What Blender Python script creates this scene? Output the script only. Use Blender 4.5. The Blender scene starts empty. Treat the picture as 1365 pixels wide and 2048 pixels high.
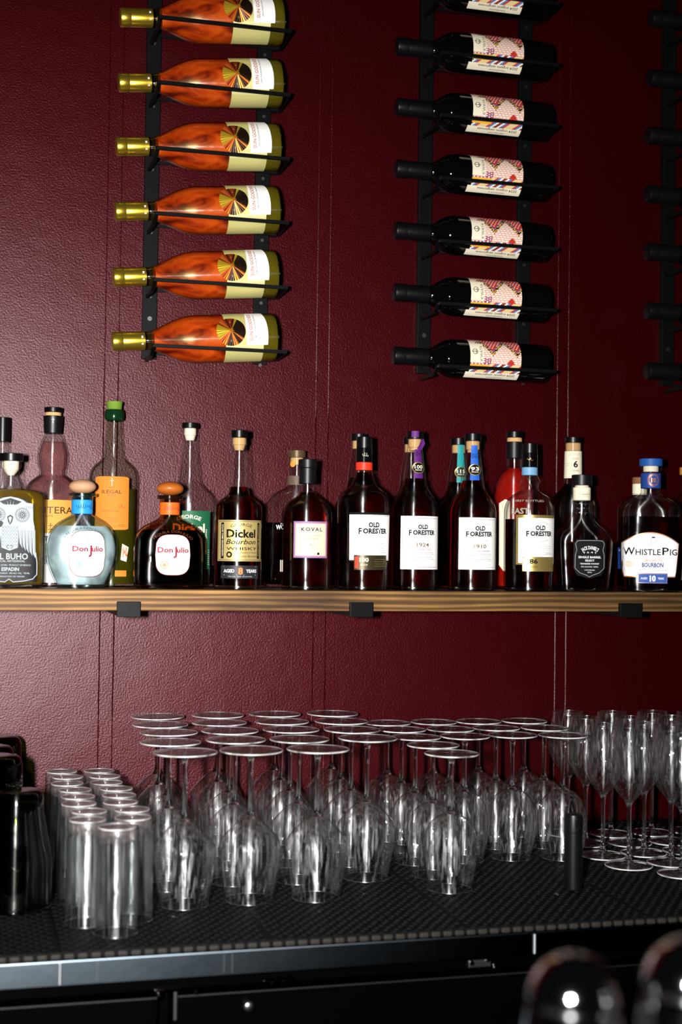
import bpy, bmesh, math, random
from math import sin, cos, pi, atan2, asin, sqrt, radians
from mathutils import Vector, Matrix
random.seed(7)
SC = bpy.context.scene
COL = SC.collection

# ---------------------------------------------------------------- camera
FPX = 2844.0
PSI, THETA, ROLL = radians(15.1), radians(1.5), 0.0135
CAM = Vector((0.0, -2.59, 1.474))
fwd = Vector((sin(PSI)*cos(THETA), cos(PSI)*cos(THETA), sin(THETA)))
r0 = Vector((cos(PSI), -sin(PSI), 0)); u0 = r0.cross(fwd)
up = u0*cos(ROLL) - r0*sin(ROLL); right = r0*cos(ROLL) + u0*sin(ROLL)
cd = bpy.data.cameras.new('camera'); cam = bpy.data.objects.new('camera', cd); COL.objects.link(cam)
cd.sensor_fit = 'HORIZONTAL'; cd.sensor_width = 24.0; cd.lens = 24.0*FPX/1365.0
cd.clip_start = 0.02; cd.clip_end = 50
cam.matrix_world = Matrix(((right.x, up.x, -fwd.x, CAM.x), (right.y, up.y, -fwd.y, CAM.y), (right.z, up.z, -fwd.z, CAM.z), (0, 0, 0, 1)))
cd.dof.use_dof = True; cd.dof.focus_distance = 2.50; cd.dof.aperture_fstop = 3.2
SC.camera = cam

# ---------------------------------------------------------------- world, lights, exposure
w = bpy.data.worlds.new('world'); SC.world = w; w.use_nodes = True
w.node_tree.nodes['Background'].inputs[0].default_value = (0.75, 0.85, 1.0, 1)
w.node_tree.nodes['Background'].inputs[1].default_value = 0.004
ld = bpy.data.lights.new('camera_flash', 'AREA'); ld.shape = 'RECTANGLE'; ld.size = 0.045; ld.size_y = 0.085
ld.energy = 53.0; ld.color = (1.0, 0.97, 0.95); ld.spread = radians(112)
fl = bpy.data.objects.new('camera_flash', ld); COL.objects.link(fl)
fl.location = CAM - right*0.15 + up*0.02
tgt = Vector((0.42, 0.0, 1.30))
fl.rotation_euler = (tgt - fl.location).to_track_quat('-Z', 'Z').to_euler()
SC.view_settings.view_transform = 'Standard'; SC.view_settings.look = 'None'
SC.view_settings.exposure = 0.0; SC.view_settings.gamma = 1.0; SC.view_settings.use_curve_mapping = False
SC.cycles.transparent_max_bounces = 64; SC.cycles.max_bounces = 14; SC.cycles.transmission_bounces = 12
SC.cycles.glossy_bounces = 5; SC.cycles.diffuse_bounces = 3
SC.cycles.caustics_reflective = False; SC.cycles.caustics_refractive = False
SC.cycles.sample_clamp_indirect = 6.0

# ---------------------------------------------------------------- measuring helpers (photo pixel -> point on a real plane)
def ray(px, py): return fwd + right*((px-682.5)/FPX) - up*((py-1024)/FPX)
def onY(px, py, Y):
    d = ray(px, py); return CAM + d*((Y-CAM.y)/d.y)
def onZ(px, py, Z):
    d = ray(px, py); return CAM + d*((Z-CAM.z)/d.z)
def pxm(p):            # metres per photo pixel at a point
    return (Vector(p)-CAM).dot(fwd)/FPX

# ---------------------------------------------------------------- materials
def lin(c):
    if isinstance(c, str):
        c = [int(c[i:i+2], 16)/255 for i in (0, 2, 4)]
        c = [x/12.92 if x <= .04045 else ((x+.055)/1.055)**2.4 for x in c]
    return (c[0], c[1], c[2], 1)
MATS = {}
def newmat(name):
    m = bpy.data.materials.new(name); m.use_nodes = True; nt = m.node_tree; nt.nodes.clear()
    out = nt.nodes.new('ShaderNodeOutputMaterial'); return m, nt, out
def N(nt, t, **kw):
    n = nt.nodes.new(t)
    for k, v in kw.items():
        if k in n.inputs: n.inputs[k].default_value = v
        else: setattr(n, k, v)
    return n
def pm(name, col, rough=.65, metal=0, spec=.22, coat=0, bump=None):
    if name in MATS: return MATS[name]
    m, nt, out = newmat(name)
    b = N(nt, 'ShaderNodeBsdfPrincipled'); b.inputs['Base Color'].default_value = lin(col)
    b.inputs['Roughness'].default_value = rough; b.inputs['Metallic'].default_value = metal
    b.inputs['Specular IOR Level'].default_value = spec; b.inputs['Coat Weight'].default_value = coat
    if bump:
        tc = N(nt, 'ShaderNodeTexCoord'); no = N(nt, 'ShaderNodeTexNoise', Scale=bump[0], Detail=3.0)
        bu = N(nt, 'ShaderNodeBump', Strength=bump[1], Distance=bump[2])
        nt.links.new(tc.outputs['Object'], no.inputs['Vector']); nt.links.new(no.outputs[0], bu.inputs['Height'])
        nt.links.new(bu.outputs[0], b.inputs['Normal'])
    nt.links.new(b.outputs[0], out.inputs[0]); MATS[name] = m; return m
def thin(name, tint=(1, 1, 1), edge=(.35, .38, .38), ior=1.5, boost=1.3, haze=.05, rough=.015, scatter=None, ripple=0, hazer=.30, aniso=.7, rs=(1, 1, .35), rsc=45.0, streak=0, e0=.60):
    """thin glass wall: clear when faced, deeper where the wall is seen edge-on, mirror-like by Fresnel"""
    if name in MATS: return MATS[name]
    m, nt, out = newmat(name); L = nt.links.new
    lw = N(nt, 'ShaderNodeLayerWeight', Blend=.5); cr = N(nt, 'ShaderNodeValToRGB')
    cr.color_ramp.elements[0].position = e0; cr.color_ramp.elements[0].color = (*tint, 1)
    cr.color_ramp.elements[1].position = .97; cr.color_ramp.elements[1].color = (*edge, 1)
    L(lw.outputs['Facing'], cr.inputs[0])
    tr = N(nt, 'ShaderNodeBsdfTransparent'); L(cr.outputs[0], tr.inputs[0])
    base = tr
    if scatter:  # diffuse share imitates light glowing inside glass or liquid
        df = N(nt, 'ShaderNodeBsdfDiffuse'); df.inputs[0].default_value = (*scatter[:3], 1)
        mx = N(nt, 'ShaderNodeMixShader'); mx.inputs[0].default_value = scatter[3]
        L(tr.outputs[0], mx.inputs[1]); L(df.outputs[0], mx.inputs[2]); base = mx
    f0 = ((ior-1)/(ior+1))**2       # Schlick, the same from both sides of a thin wall
    pw = N(nt, 'ShaderNodeMath', operation='POWER'); pw.inputs[1].default_value = 5.0; L(lw.outputs['Facing'], pw.inputs[0])
    mu = N(nt, 'ShaderNodeMath', operation='MULTIPLY_ADD'); mu.inputs[1].default_value = (1-f0)*.6*boost; mu.inputs[2].default_value = f0*boost
    mu.use_clamp = True
    L(pw.outputs[0], mu.inputs[0])
    g = N(nt, 'ShaderNodeBsdfGlossy', Roughness=rough); g2 = N(nt, 'ShaderNodeBsdfGlossy', Roughness=hazer)
    g2.inputs['Anisotropy'].default_value = aniso; tg = N(nt, 'ShaderNodeTangent', direction_type='RADIAL', axis='Z'); L(tg.outputs[0], g2.inputs['Tangent'])
    a = N(nt, 'ShaderNodeMixShader'); a.inputs[0].default_value = haze
    L(base.outputs[0], a.inputs[1]); L(g2.outputs[0], a.inputs[2])
    sn = N(nt, 'ShaderNodeTexNoise', Scale=38.0, Detail=2.0); tcs = N(nt, 'ShaderNodeTexCoord'); L(tcs.outputs['Object'], sn.inputs['Vector'])
    sr = N(nt, 'ShaderNodeMapRange'); sr.inputs[1].default_value = .42; sr.inputs[2].default_value = .66; sr.inputs[3].default_value = haze*.25; sr.inputs[4].default_value = haze*1.9
    L(sn.outputs[0], sr.inputs[0]); L(sr.outputs[0], a.inputs[0])
    if streak:      # reflections between neighbouring glasses, put in as streaks up the wall
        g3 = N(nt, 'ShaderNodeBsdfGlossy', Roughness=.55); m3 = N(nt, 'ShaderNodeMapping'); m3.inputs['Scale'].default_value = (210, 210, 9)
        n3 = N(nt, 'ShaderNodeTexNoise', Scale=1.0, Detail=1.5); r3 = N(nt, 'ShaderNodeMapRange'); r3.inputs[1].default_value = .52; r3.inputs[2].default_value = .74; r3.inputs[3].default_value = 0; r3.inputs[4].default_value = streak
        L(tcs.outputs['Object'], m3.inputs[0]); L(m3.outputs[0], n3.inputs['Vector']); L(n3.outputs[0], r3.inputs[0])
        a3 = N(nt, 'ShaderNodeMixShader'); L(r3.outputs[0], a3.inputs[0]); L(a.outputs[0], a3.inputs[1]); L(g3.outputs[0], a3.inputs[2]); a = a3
    b = N(nt, 'ShaderNodeMixShader'); L(mu.outputs[0], b.inputs[0]); L(a.outputs[0], b.inputs[1]); L(g.outputs[0], b.inputs[2])
    if ripple:
        tc = N(nt, 'ShaderNodeTexCoord'); mp = N(nt, 'ShaderNodeMapping'); mp.inputs['Scale'].default_value = rs
        no = N(nt, 'ShaderNodeTexNoise', Scale=rsc, Detail=1.0); bu = N(nt, 'ShaderNodeBump', Strength=1.0, Distance=ripple)
        L(tc.outputs['Object'], mp.inputs[0]); L(mp.outputs[0], no.inputs['Vector']); L(no.outputs[0], bu.inputs['Height'])
        for x in (g,): L(bu.outputs[0], x.inputs['Normal'])
    L(b.outputs[0], out.inputs[0]); MATS[name] = m; return m
def solid(name, col=(1, 1, 1), ior=1.5, rough=0.0):
    if name in MATS: return MATS[name]
    m, nt, out = newmat(name); g = N(nt, 'ShaderNodeBsdfGlass', IOR=ior, Roughness=rough); g.inputs[0].default_value = (*col, 1)
    nt.links.new(g.outputs[0], out.inputs[0]); MATS[name] = m; return m

def wall_paint():
    m, nt, out = newmat('burgundy_wall_paint'); L = nt.links.new
    df = N(nt, 'ShaderNodeBsdfDiffuse')
    tc = N(nt, 'ShaderNodeTexCoord')
    n1 = N(nt, 'ShaderNodeTexNoise', Scale=3.0, Detail=3.0); cr = N(nt, 'ShaderNodeValToRGB')
    cr.color_ramp.elements[0].color = (.014, .0002, .0005, 1); cr.color_ramp.elements[1].color = (.020, .0003, .0008, 1)
    L(tc.outputs['Object'], n1.inputs['Vector']); L(n1.outputs[0], cr.inputs[0]); L(cr.outputs[0], df.inputs[0])
    # satin enamel: a broad burgundy sheen under a narrower clear one
    g1 = N(nt, 'ShaderNodeBsdfGlossy', Roughness=.52, distribution='BECKMANN'); g1.inputs[0].default_value = (.020, .0022, .0034, 1)
    g2 = N(nt, 'ShaderNodeBsdfGlossy', Roughness=.36, distribution='BECKMANN'); g2.inputs[0].default_value = (.017, .0155, .0165, 1)
    n2 = N(nt, 'ShaderNodeTexNoise', Scale=300.0, Detail=2.5, Roughness=.55); n3 = N(nt, 'ShaderNodeTexNoise', Scale=14.0, Detail=2.0)
    L(tc.outputs['Object'], n2.inputs['Vector']); L(tc.outputs['Object'], n3.inputs['Vector'])
    b2 = N(nt, 'ShaderNodeBump', Strength=1.0, Distance=.00055); b3 = N(nt, 'ShaderNodeBump', Strength=1.0, Distance=.0008)
    L(n2.outputs[0], b2.inputs['Height']); L(n3.outputs[0], b3.inputs['Height']); L(b3.outputs[0], b2.inputs['Normal'])
    for x in (df, g1, g2): L(b2.outputs[0], x.inputs['Normal'])
    a1 = N(nt, 'ShaderNodeAddShader'); a2 = N(nt, 'ShaderNodeAddShader')
    L(df.outputs[0], a1.inputs[0]); L(g1.outputs[0], a1.inputs[1]); L(a1.outputs[0], a2.inputs[0]); L(g2.outputs[0], a2.inputs[1]); L(a2.outputs[0], out.inputs[0]); return m
def wood():
    m, nt, out = newmat('stained_pine'); L = nt.links.new
    b = N(nt, 'ShaderNodeBsdfPrincipled'); b.inputs['Roughness'].default_value = .55; b.inputs['Specular IOR Level'].default_value = .25
    tc = N(nt, 'ShaderNodeTexCoord'); mp = N(nt, 'ShaderNodeMapping'); mp.inputs['Scale'].default_value = (2.0, 12, 26)
    n0 = N(nt, 'ShaderNodeTexNoise', Scale=1.7, Detail=2.0)
    wv = N(nt, 'ShaderNodeTexWave', Scale=1.3, Distortion=7.0, Detail=3.0); wv.bands_direction = 'Z'; wv.inputs['Detail Scale'].default_value = .8
    L(tc.outputs['Object'], mp.inputs[0]); L(mp.outputs[0], wv.inputs['Vector'])
    cr = N(nt, 'ShaderNodeValToRGB'); e = cr.color_ramp.elements
    e[0].position = .05; e[0].color = lin('6a4a27'); e[1].position = .95; e[1].color = lin('b3854a')
    x = e.new(.45); x.color = lin('86602f'); L(wv.outputs[0], cr.inputs[0])
    mp2 = N(nt, 'ShaderNodeMapping'); mp2.inputs['Scale'].default_value = (3, 60, 170)
    n1 = N(nt, 'ShaderNodeTexNoise', Scale=2.0, Detail=4.0); L(tc.outputs['Object'], mp2.inputs[0]); L(mp2.outputs[0], n1.inputs['Vector'])
    mp3 = N(nt, 'ShaderNodeMapping'); mp3.inputs['Scale'].default_value = (2.2, 6, 9)
    n2 = N(nt, 'ShaderNodeTexNoise', Scale=1.6, Detail=3.0); L(tc.outputs['Object'], mp3.inputs[0]); L(mp3.outputs[0], n2.inputs['Vector'])
    c2 = N(nt, 'ShaderNodeValToRGB'); c2.color_ramp.elements[0].position = .35; c2.color_ramp.elements[0].color = (.25, .21, .19, 1)
    c2.color_ramp.elements[1].position = .62; c2.color_ramp.elements[1].color = (1, 1, 1, 1); L(n2.outputs[0], c2.inputs[0])
    c3 = N(nt, 'ShaderNodeValToRGB'); c3.color_ramp.elements[0].position = .3; c3.color_ramp.elements[0].color = (.45, .42, .4, 1)
    c3.color_ramp.elements[1].position = .7; L(n1.outputs[0], c3.inputs[0])
    m1 = N(nt, 'ShaderNodeMixRGB', blend_type='MULTIPLY'); m1.inputs[0].default_value = .9; L(cr.outputs[0], m1.inputs[1]); L(c2.outputs[0], m1.inputs[2])
    m2 = N(nt, 'ShaderNodeMixRGB', blend_type='MULTIPLY'); m2.inputs[0].default_value = .7; L(m1.outputs[0], m2.inputs[1]); L(c3.outputs[0], m2.inputs[2])
    # the board's colour darkens towards its right end
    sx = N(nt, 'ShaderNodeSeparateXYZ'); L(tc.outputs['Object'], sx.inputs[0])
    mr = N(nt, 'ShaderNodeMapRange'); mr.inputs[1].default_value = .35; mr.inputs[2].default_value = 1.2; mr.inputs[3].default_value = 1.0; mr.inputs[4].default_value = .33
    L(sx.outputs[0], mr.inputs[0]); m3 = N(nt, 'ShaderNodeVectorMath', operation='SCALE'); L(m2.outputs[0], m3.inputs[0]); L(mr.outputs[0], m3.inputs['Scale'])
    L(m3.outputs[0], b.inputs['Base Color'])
    bu = N(nt, 'ShaderNodeBump', Strength=.5, Distance=.0008); L(n1.outputs[0], bu.inputs['Height']); L(bu.outputs[0], b.inputs['Normal'])
    L(b.outputs[0], out.inputs[0]); return m
def steel():
    m, nt, out = newmat('brushed_steel'); L = nt.links.new
    b = N(nt, 'ShaderNodeBsdfGlossy', Roughness=.42, distribution='BECKMANN'); b.inputs[0].default_value = (.115, .145, .17, 1)
    tc = N(nt, 'ShaderNodeTexCoord'); no = N(nt, 'ShaderNodeTexNoise', Scale=9.0, Detail=4.0); bu = N(nt, 'ShaderNodeBump', Strength=.5, Distance=.0012)
    L(tc.outputs['Object'], no.inputs['Vector']); L(no.outputs[0], bu.inputs['Height']); L(bu.outputs[0], b.inputs['Normal'])
    L(b.outputs[0], out.inputs[0]); return m
def copper_refraction():  # copper label refracted in the bottle, put into a patterned colour
    m, nt, out = newmat('copper_label_refraction'); L = nt.links.new
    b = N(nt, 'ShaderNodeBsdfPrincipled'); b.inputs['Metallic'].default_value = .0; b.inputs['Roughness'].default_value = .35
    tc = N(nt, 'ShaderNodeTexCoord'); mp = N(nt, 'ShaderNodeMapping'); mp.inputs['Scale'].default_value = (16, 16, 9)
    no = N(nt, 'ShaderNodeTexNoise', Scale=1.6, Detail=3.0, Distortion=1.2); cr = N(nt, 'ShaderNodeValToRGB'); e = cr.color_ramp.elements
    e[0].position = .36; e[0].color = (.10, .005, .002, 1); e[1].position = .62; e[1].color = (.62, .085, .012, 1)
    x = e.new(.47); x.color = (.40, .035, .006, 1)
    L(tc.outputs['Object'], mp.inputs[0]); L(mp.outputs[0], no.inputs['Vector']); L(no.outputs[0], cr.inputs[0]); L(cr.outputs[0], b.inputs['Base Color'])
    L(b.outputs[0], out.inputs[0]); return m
M_WALL = wall_paint(); M_WOOD = wood(); M_STEEL = steel(); M_COPPER = copper_refraction()
M_BLACKM = pm('black_powder_coat', '060708', .45, 0, .11, bump=(900, .3, .0003))
M_SCREW = pm('dull_screw_steel', '8a8a8a', .3, 1)
M_RUBBER = pm('black_rubber', '050506', .6, 0, .08, bump=(500, .5, .0006))
M_RUBBER2 = pm('worn_rubber', '24221f', .6, 0, .15)
M_DARK = pm('black_laminate', '010101', .4, 0, .02)
M_CHROME = pm('polished_steel', 'd9dcde', .05, 1)
M_BLACKP = pm('black_plastic', '070708', .3, 0, .4)
M_BLACKS = pm('black_satin_sleeve', '0a0a0c', .4, 0, .35)
M_CORK = pm('cork', 'c79f6b', .8, 0, .2, bump=(600, .6, .0006))
M_WHITECORK = pm('pale_cork', 'e6dcc6', .7, 0, .2, bump=(600, .3, .0004))
M_WPAPER = pm('white_paper', 'f1efec', .75, 0, .1)
M_CREAM = pm('cream_paper', 'e4dcc2', .75, 0, .1)
M_GOLD = pm('gold_foil', 'cbb45a', .33, .85)
M_GOLDP = pm('gold_paper', 'd6cf86', .40, .35)
M_GOLDL = pm('gold_leaf_print', 'b9a35e', .3, .7)
M_INK = pm('black_ink', '0e0c0d', .75, 0, .1)
M_GREYINK = pm('grey_ink', '7a7673', .8, 0, .05)
M_WINK = pm('white_ink', 'eceded', .75, 0, .1)
M_SILVER = pm('silver_ink', 'a9b2b8', .7, 0, .1)
M_CLEAR = thin('clear_bottle_glass', (.96, .965, .96), (.20, .21, .20), boost=1.3, haze=.06, ripple=.0012)
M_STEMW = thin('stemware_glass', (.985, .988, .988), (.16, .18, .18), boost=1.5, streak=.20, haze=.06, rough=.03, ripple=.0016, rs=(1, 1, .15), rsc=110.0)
M_RIM = thin('glint_rim', (.85, .87, .87), (.6, .62, .62), boost=2.0, haze=.5, rough=.12, hazer=.45, aniso=0, scatter=(.98, .96, .96, .7))  # white diffuse stands in for light refracted along the rim
M_BRIM = thin('cut_bowl_rim', (.85, .87, .87), (.5, .5, .5), boost=1.6, haze=.35, rough=.1, hazer=.25, aniso=0)
M_STEM = solid('solid_stem_glass', (.97, .98, .98), 1.5)
M_WHISKY = solid('dark_whisky', (.50, .048, .008), 1.36)
M_WHISKYLIT = thin('lit_red_whisky', (.85, .07, .03), (.20, .01, .005), ior=1.36, scatter=(.75, .02, .008, .28))  # red diffuse stands in for flash light coming through the whisky

# ---------------------------------------------------------------- object helpers
def link(name, data, mats=(), parent=None, smooth=False):
    o = bpy.data.objects.new(name, data); COL.objects.link(o)
    for m in mats: data.materials.append(m)
    if smooth:
        for p in data.polygons: p.use_smooth = True
    if parent is not None: o.parent = parent
    return o
def mesh(name, V, F, mats=(), parent=None, mi=None, smooth=False):
    me = bpy.data.meshes.new(name); me.from_pydata([tuple(v) for v in V], [], F)
    o = link(name, me, mats, parent, smooth)
    if mi:
        for p, k in zip(me.polygons, mi): p.material_index = k
    return o
def empty(name, loc=(0, 0, 0), rz=0):
    o = bpy.data.objects.new(name, None); COL.objects.link(o); o.location = loc; o.rotation_euler = (0, 0, rz)
    o.empty_display_size = .02; return o
def tag(o, label=None, cat=None, group=None, kind=None):
    if label: o['label'] = label
    if cat: o['category'] = cat
    if group: o['group'] = group
    if kind: o['kind'] = kind
    return o
def copy_tree(o, parent=None):
    c = o.copy(); COL.objects.link(c)
    if parent is not None:
        c.parent = parent; c.matrix_parent_inverse = o.matrix_parent_inverse.copy()
    for ch in KIDS.get(o.name, list(o.children)): copy_tree(ch, c)
    return c
KIDS = {}
def boxgeo(x0, x1, y0, y1, z0, z1, bev=0):
    bm = bmesh.new(); bmesh.ops.create_cube(bm, size=1)
    for v in bm.verts: v.co = Vector(((x0+x1)/2+v.co.x*(x1-x0), (y0+y1)/2+v.co.y*(y1-y0), (z0+z1)/2+v.co.z*(z1-z0)))
    if bev: bmesh.ops.bevel(bm, geom=bm.edges[:], offset=bev, segments=2, affect='EDGES', profile=.6)
    return bm
def box(name, x0, x1, y0, y1, z0, z1, mat, parent=None, bev=0):
    bm = boxgeo(x0, x1, y0, y1, z0, z1, bev); me = bpy.data.meshes.new(name); bm.to_mesh(me); bm.free()
    return link(name, me, [mat], parent)
def lathe(prof, seg=40, closed=True):
    """prof: list of (r, z); returns verts, faces. r==0 makes a pole."""
    V, F, rings = [], [], []
    for r, z in prof:
        if r <= 1e-6: rings.append([len(V)]); V.append((0, 0, z))
        else:
            rings.append(list(range(len(V), len(V)+seg)))
            V += [(r*cos(2*pi*i/seg), r*sin(2*pi*i/seg), z) for i in range(seg)]
    for a, b in zip(rings, rings[1:]):
        for i in range(seg):
            j = (i+1) % seg
            if len(a) == 1 and len(b) == 1: continue
            if len(a) == 1: F.append((a[0], b[i], b[j]))
            elif len(b) == 1: F.append((a[i], a[j], b[0]))
            else: F.append((a[i], a[j], b[j], b[i]))
    return V, F
def fixn(o):
    bm = bmesh.new(); bm.from_mesh(o.data); bmesh.ops.recalc_face_normals(bm, faces=bm.faces[:]); bm.to_mesh(o.data); bm.free()
def turned(name, prof, mat, parent=None, seg=40, smooth=True, z0=0, sharp=True):
    V, F = lathe([(r, z+z0) for r, z in prof], seg); o = mesh(name, V, F, [mat], parent, smooth=smooth); fixn(o)
    if sharp and smooth: o.data.set_sharp_from_angle(angle=radians(38))
    return o
def tube(name, pts, r, mat, parent=None, seg=8, square=False):
    """a bar swept along points"""
    V, F = [], []; n = len(pts); P = [Vector(p) for p in pts]; seg = 4 if square else seg
    for i, p in enumerate(P):
        t = (P[min(i+1, n-1)]-P[max(i-1, 0)]).normalized()
        a = Vector((0, 0, 1)) if abs(t.z) < .9 else Vector((0, 1, 0))
        u = t.cross(a).normalized(); v = u.cross(t).normalized()
        for k in range(seg):
            an = 2*pi*k/seg + (pi/4 if square else 0); V.append(p+u*(r*cos(an))+v*(r*sin(an)))
    for i in range(n-1):
        for k in range(seg):
            a, b = i*seg+k, i*seg+(k+1) % seg; F.append((a, b, b+seg, a+seg))
    F.append(tuple(range(seg))[::-1]); F.append(tuple(range((n-1)*seg, n*seg)))
    o = mesh(name, V, F, [mat], parent, smooth=not square); fixn(o)
    if not square: o.data.set_sharp_from_angle(angle=radians(50))
    return o
# ---- text as flat polygons
_tc = {}
def textgeo(s, bold=0.0, shear=0.0, space=1.0):
    k = (s, bold, shear, space)
    if k not in _tc:
        cu = bpy.data.curves.new('t', 'FONT'); cu.body = s; cu.size = 1.0; cu.align_x = 'CENTER'; cu.resolution_u = 2
        cu.offset = bold; cu.shear = shear; cu.space_character = space
        o = bpy.data.objects.new('t', cu); me = o.to_mesh()
        V = [(v.co.x, v.co.y) for v in me.vertices]; F = [tuple(p.vertices) for p in me.polygons]
        o.to_mesh_clear(); bpy.data.objects.remove(o); bpy.data.curves.remove(cu)
        xs = [v[0] for v in V] or [0]; c = (min(xs)+max(xs))/2
        V = [(x-c, y) for x, y in V]; _tc[k] = (V, F, max(xs)-min(xs))
    return _tc[k]
class Sheet:
    """flat print and paper laid over a bottle's surface. W(u, v, off) -> point."""
    def __init__(s, W): s.W = W; s.V = []; s.F = []; s.mi = []; s.mats = []
    def m(s, mat):
        if mat not in s.mats: s.mats.append(mat)
        return s.mats.index(mat)
    def add(s, V2, F, mat, off):
        b = len(s.V); k = s.m(mat); s.V += [s.W(x, y, off) for x, y in V2]
        for f in F: s.F.append(tuple(b+i for i in f)); s.mi.append(k)
    def rect(s, x0, x1, y0, y1, mat, off=.0004, nx=None, ny=1):
        nx = nx or max(1, int(abs(x1-x0)/.003)); V = []; F = []
        for j in range(ny+1):
            for i in range(nx+1): V.append((x0+(x1-x0)*i/nx, y0+(y1-y0)*j/ny))
        for j in range(ny):
            for i in range(nx): a = j*(nx+1)+i; F.append((a, a+1, a+nx+2, a+nx+1))
        s.add(V, F, mat, off)
    def frame(s, x0, x1, y0, y1, t, mat, off=.0006):
        s.rect(x0, x1, y0, y0+t, mat, off); s.rect(x0, x1, y1-t, y1, mat, off)
        s.rect(x0, x0+t, y0, y1, mat, off, 1, 6); s.rect(x1-t, x1, y0, y1, mat, off, 1, 6)
    def area(s, x0, x1, lo, hi, mat, off=.0004, n=26, m=4):
        V = []; F = []
        for i in range(n+1):
            x = x0+(x1-x0)*i/n; a, b = lo(x), hi(x)
            for j in range(m+1): V.append((x, a+(b-a)*j/m))
        for i in range(n):
            for j in range(m): a = i*(m+1)+j; F.append((a, a+m+1, a+m+2, a+1))
        s.add(V, F, mat, off)
    def poly(s, pts, mat, off=.0006):
        cx = sum(p[0] for p in pts)/len(pts); cy = sum(p[1] for p in pts)/len(pts); n = len(pts)
        s.add([(cx, cy)]+list(pts), [(0, i+1, (i+1) % n+1) for i in range(n)], mat, off)
    def disc(s, cx, cy, r, mat, off=.0006, ry=None, n=24):
        s.poly([(cx+r*cos(2*pi*i/n), cy+(ry or r)*sin(2*pi*i/n)) for i in range(n)], mat, off)
    def line(s, pts, t, mat, off=.0007, closed=False):
        P = [Vector(p) for p in pts]; n = len(P); V = []; F = []
        for i, p in enumerate(P):
            a = P[(i-1) % n] if (closed or i) else p; b = P[(i+1) % n] if (closed or i < n-1) else p
            d = (b-a); d = d.normalized() if d.length else Vector((1, 0)); q = Vector((-d.y, d.x))*t/2
            V += [tuple(p+q), tuple(p-q)]
        for i in range(n if closed else n-1):
            j = (i+1) % n; F.append((2*i, 2*i+1, 2*j+1, 2*j))
        s.add(V, F, mat, off)
    def text(s, t, x, y, size, mat, off=.0008, w=None, bold=0, shear=0, space=1, rot=0, arc=None, sx=1):
        V, F, wd = textgeo(t, bold, shear, space)
        k = size/.72; kx = k*sx
        if w: kx = w/wd
        o = []
        for a, b in V:
            a *= kx; b = (b-.36)*k
            if arc:
                th = a/arc; a, b = (arc+b)*sin(th), (arc+b)*cos(th)-arc
            if rot: a, b = a*cos(rot)-b*sin(rot), a*sin(rot)+b*cos(rot)
            o.append((x+a, y+b))
        s.add(o, F, mat, off)
    def scribble(s, x, y, w, h, mat, t=.0004, off=.0008, n=46, k=7, seed=1):
        r = random.Random(seed); a = w/k*.42; P = []; n = k*12
        am = [r.uniform(.25, 1) for _ in range(k+2)]
        for i in range(n+1):
            q = i/n; f = 2*pi*k*q; e = am[int(q*k)]*(1-q*k % 1)+am[int(q*k)+1]*(q*k % 1)
            P.append((x-w/2+w*q+a*e*cos(f)*.8, y+h*.5*e*sin(f)+h*.12*sin(3*q)))
        s.line(P, t, mat, off)
    def build(s, name, parent):
        return mesh(name, s.V, s.F, s.mats, parent, s.mi) if s.F else None

# ---- bottles
def dense(rings, sub=5):
    """rings bottom->top (z, a, b, n); monotone cubic between them"""
    out = []; m = len(rings)
    def slope(i, k):
        if i == 0 or i == m-1: return 0 if k else 0
        d0 = (rings[i][k]-rings[i-1][k])/(rings[i][0]-rings[i-1][0]); d1 = (rings[i+1][k]-rings[i][k])/(rings[i+1][0]-rings[i][0])
        return 0 if d0*d1 <= 0 else 2*d0*d1/(d0+d1)
    for i in range(m-1):
        z0, z1 = rings[i][0], rings[i+1][0]; h = z1-z0; st = sub if abs(rings[i][1]-rings[i+1][1]) > 1e-5 else 1
        for j in range(st):
            t = j/st; r = [z0+h*t]
            for k in (1, 2, 3):
                s0, s1 = slope(i, k)*h, slope(i+1, k)*h; p0, p1 = rings[i][k], rings[i+1][k]
                r.append((2*t**3-3*t*t+1)*p0+(t**3-2*t*t+t)*s0+(-2*t**3+3*t*t)*p1+(t**3-t*t)*s1)
            out.append(tuple(r))
    out.append(rings[-1]); return out
def sgnp(v, e): return (abs(v)**e)*(1 if v >= 0 else -1)
def ringmesh(name, R, mat, parent, seg=48, capb=True, capt=False, smooth=True):
    V, F = [], []
    for z, a, b, n in R:
        for i in range(seg):
            t = 2*pi*i/seg; V.append((a*sgnp(cos(t), 2/n), b*sgnp(sin(t), 2/n), z))
    for k in range(len(R)-1):
        for i in range(seg):
            j = (i+1) % seg; F.append((k*seg+i, k*seg+j, (k+1)*seg+j, (k+1)*seg+i))
    if capb: F.append(tuple(range(seg))[::-1])
    if capt: F.append(tuple(range((len(R)-1)*seg, len(R)*seg)))
    o = mesh(name, V, F, [mat], parent, smooth=smooth)
    if smooth: o.data.set_sharp_from_angle(angle=radians(48))
    return o
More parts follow.
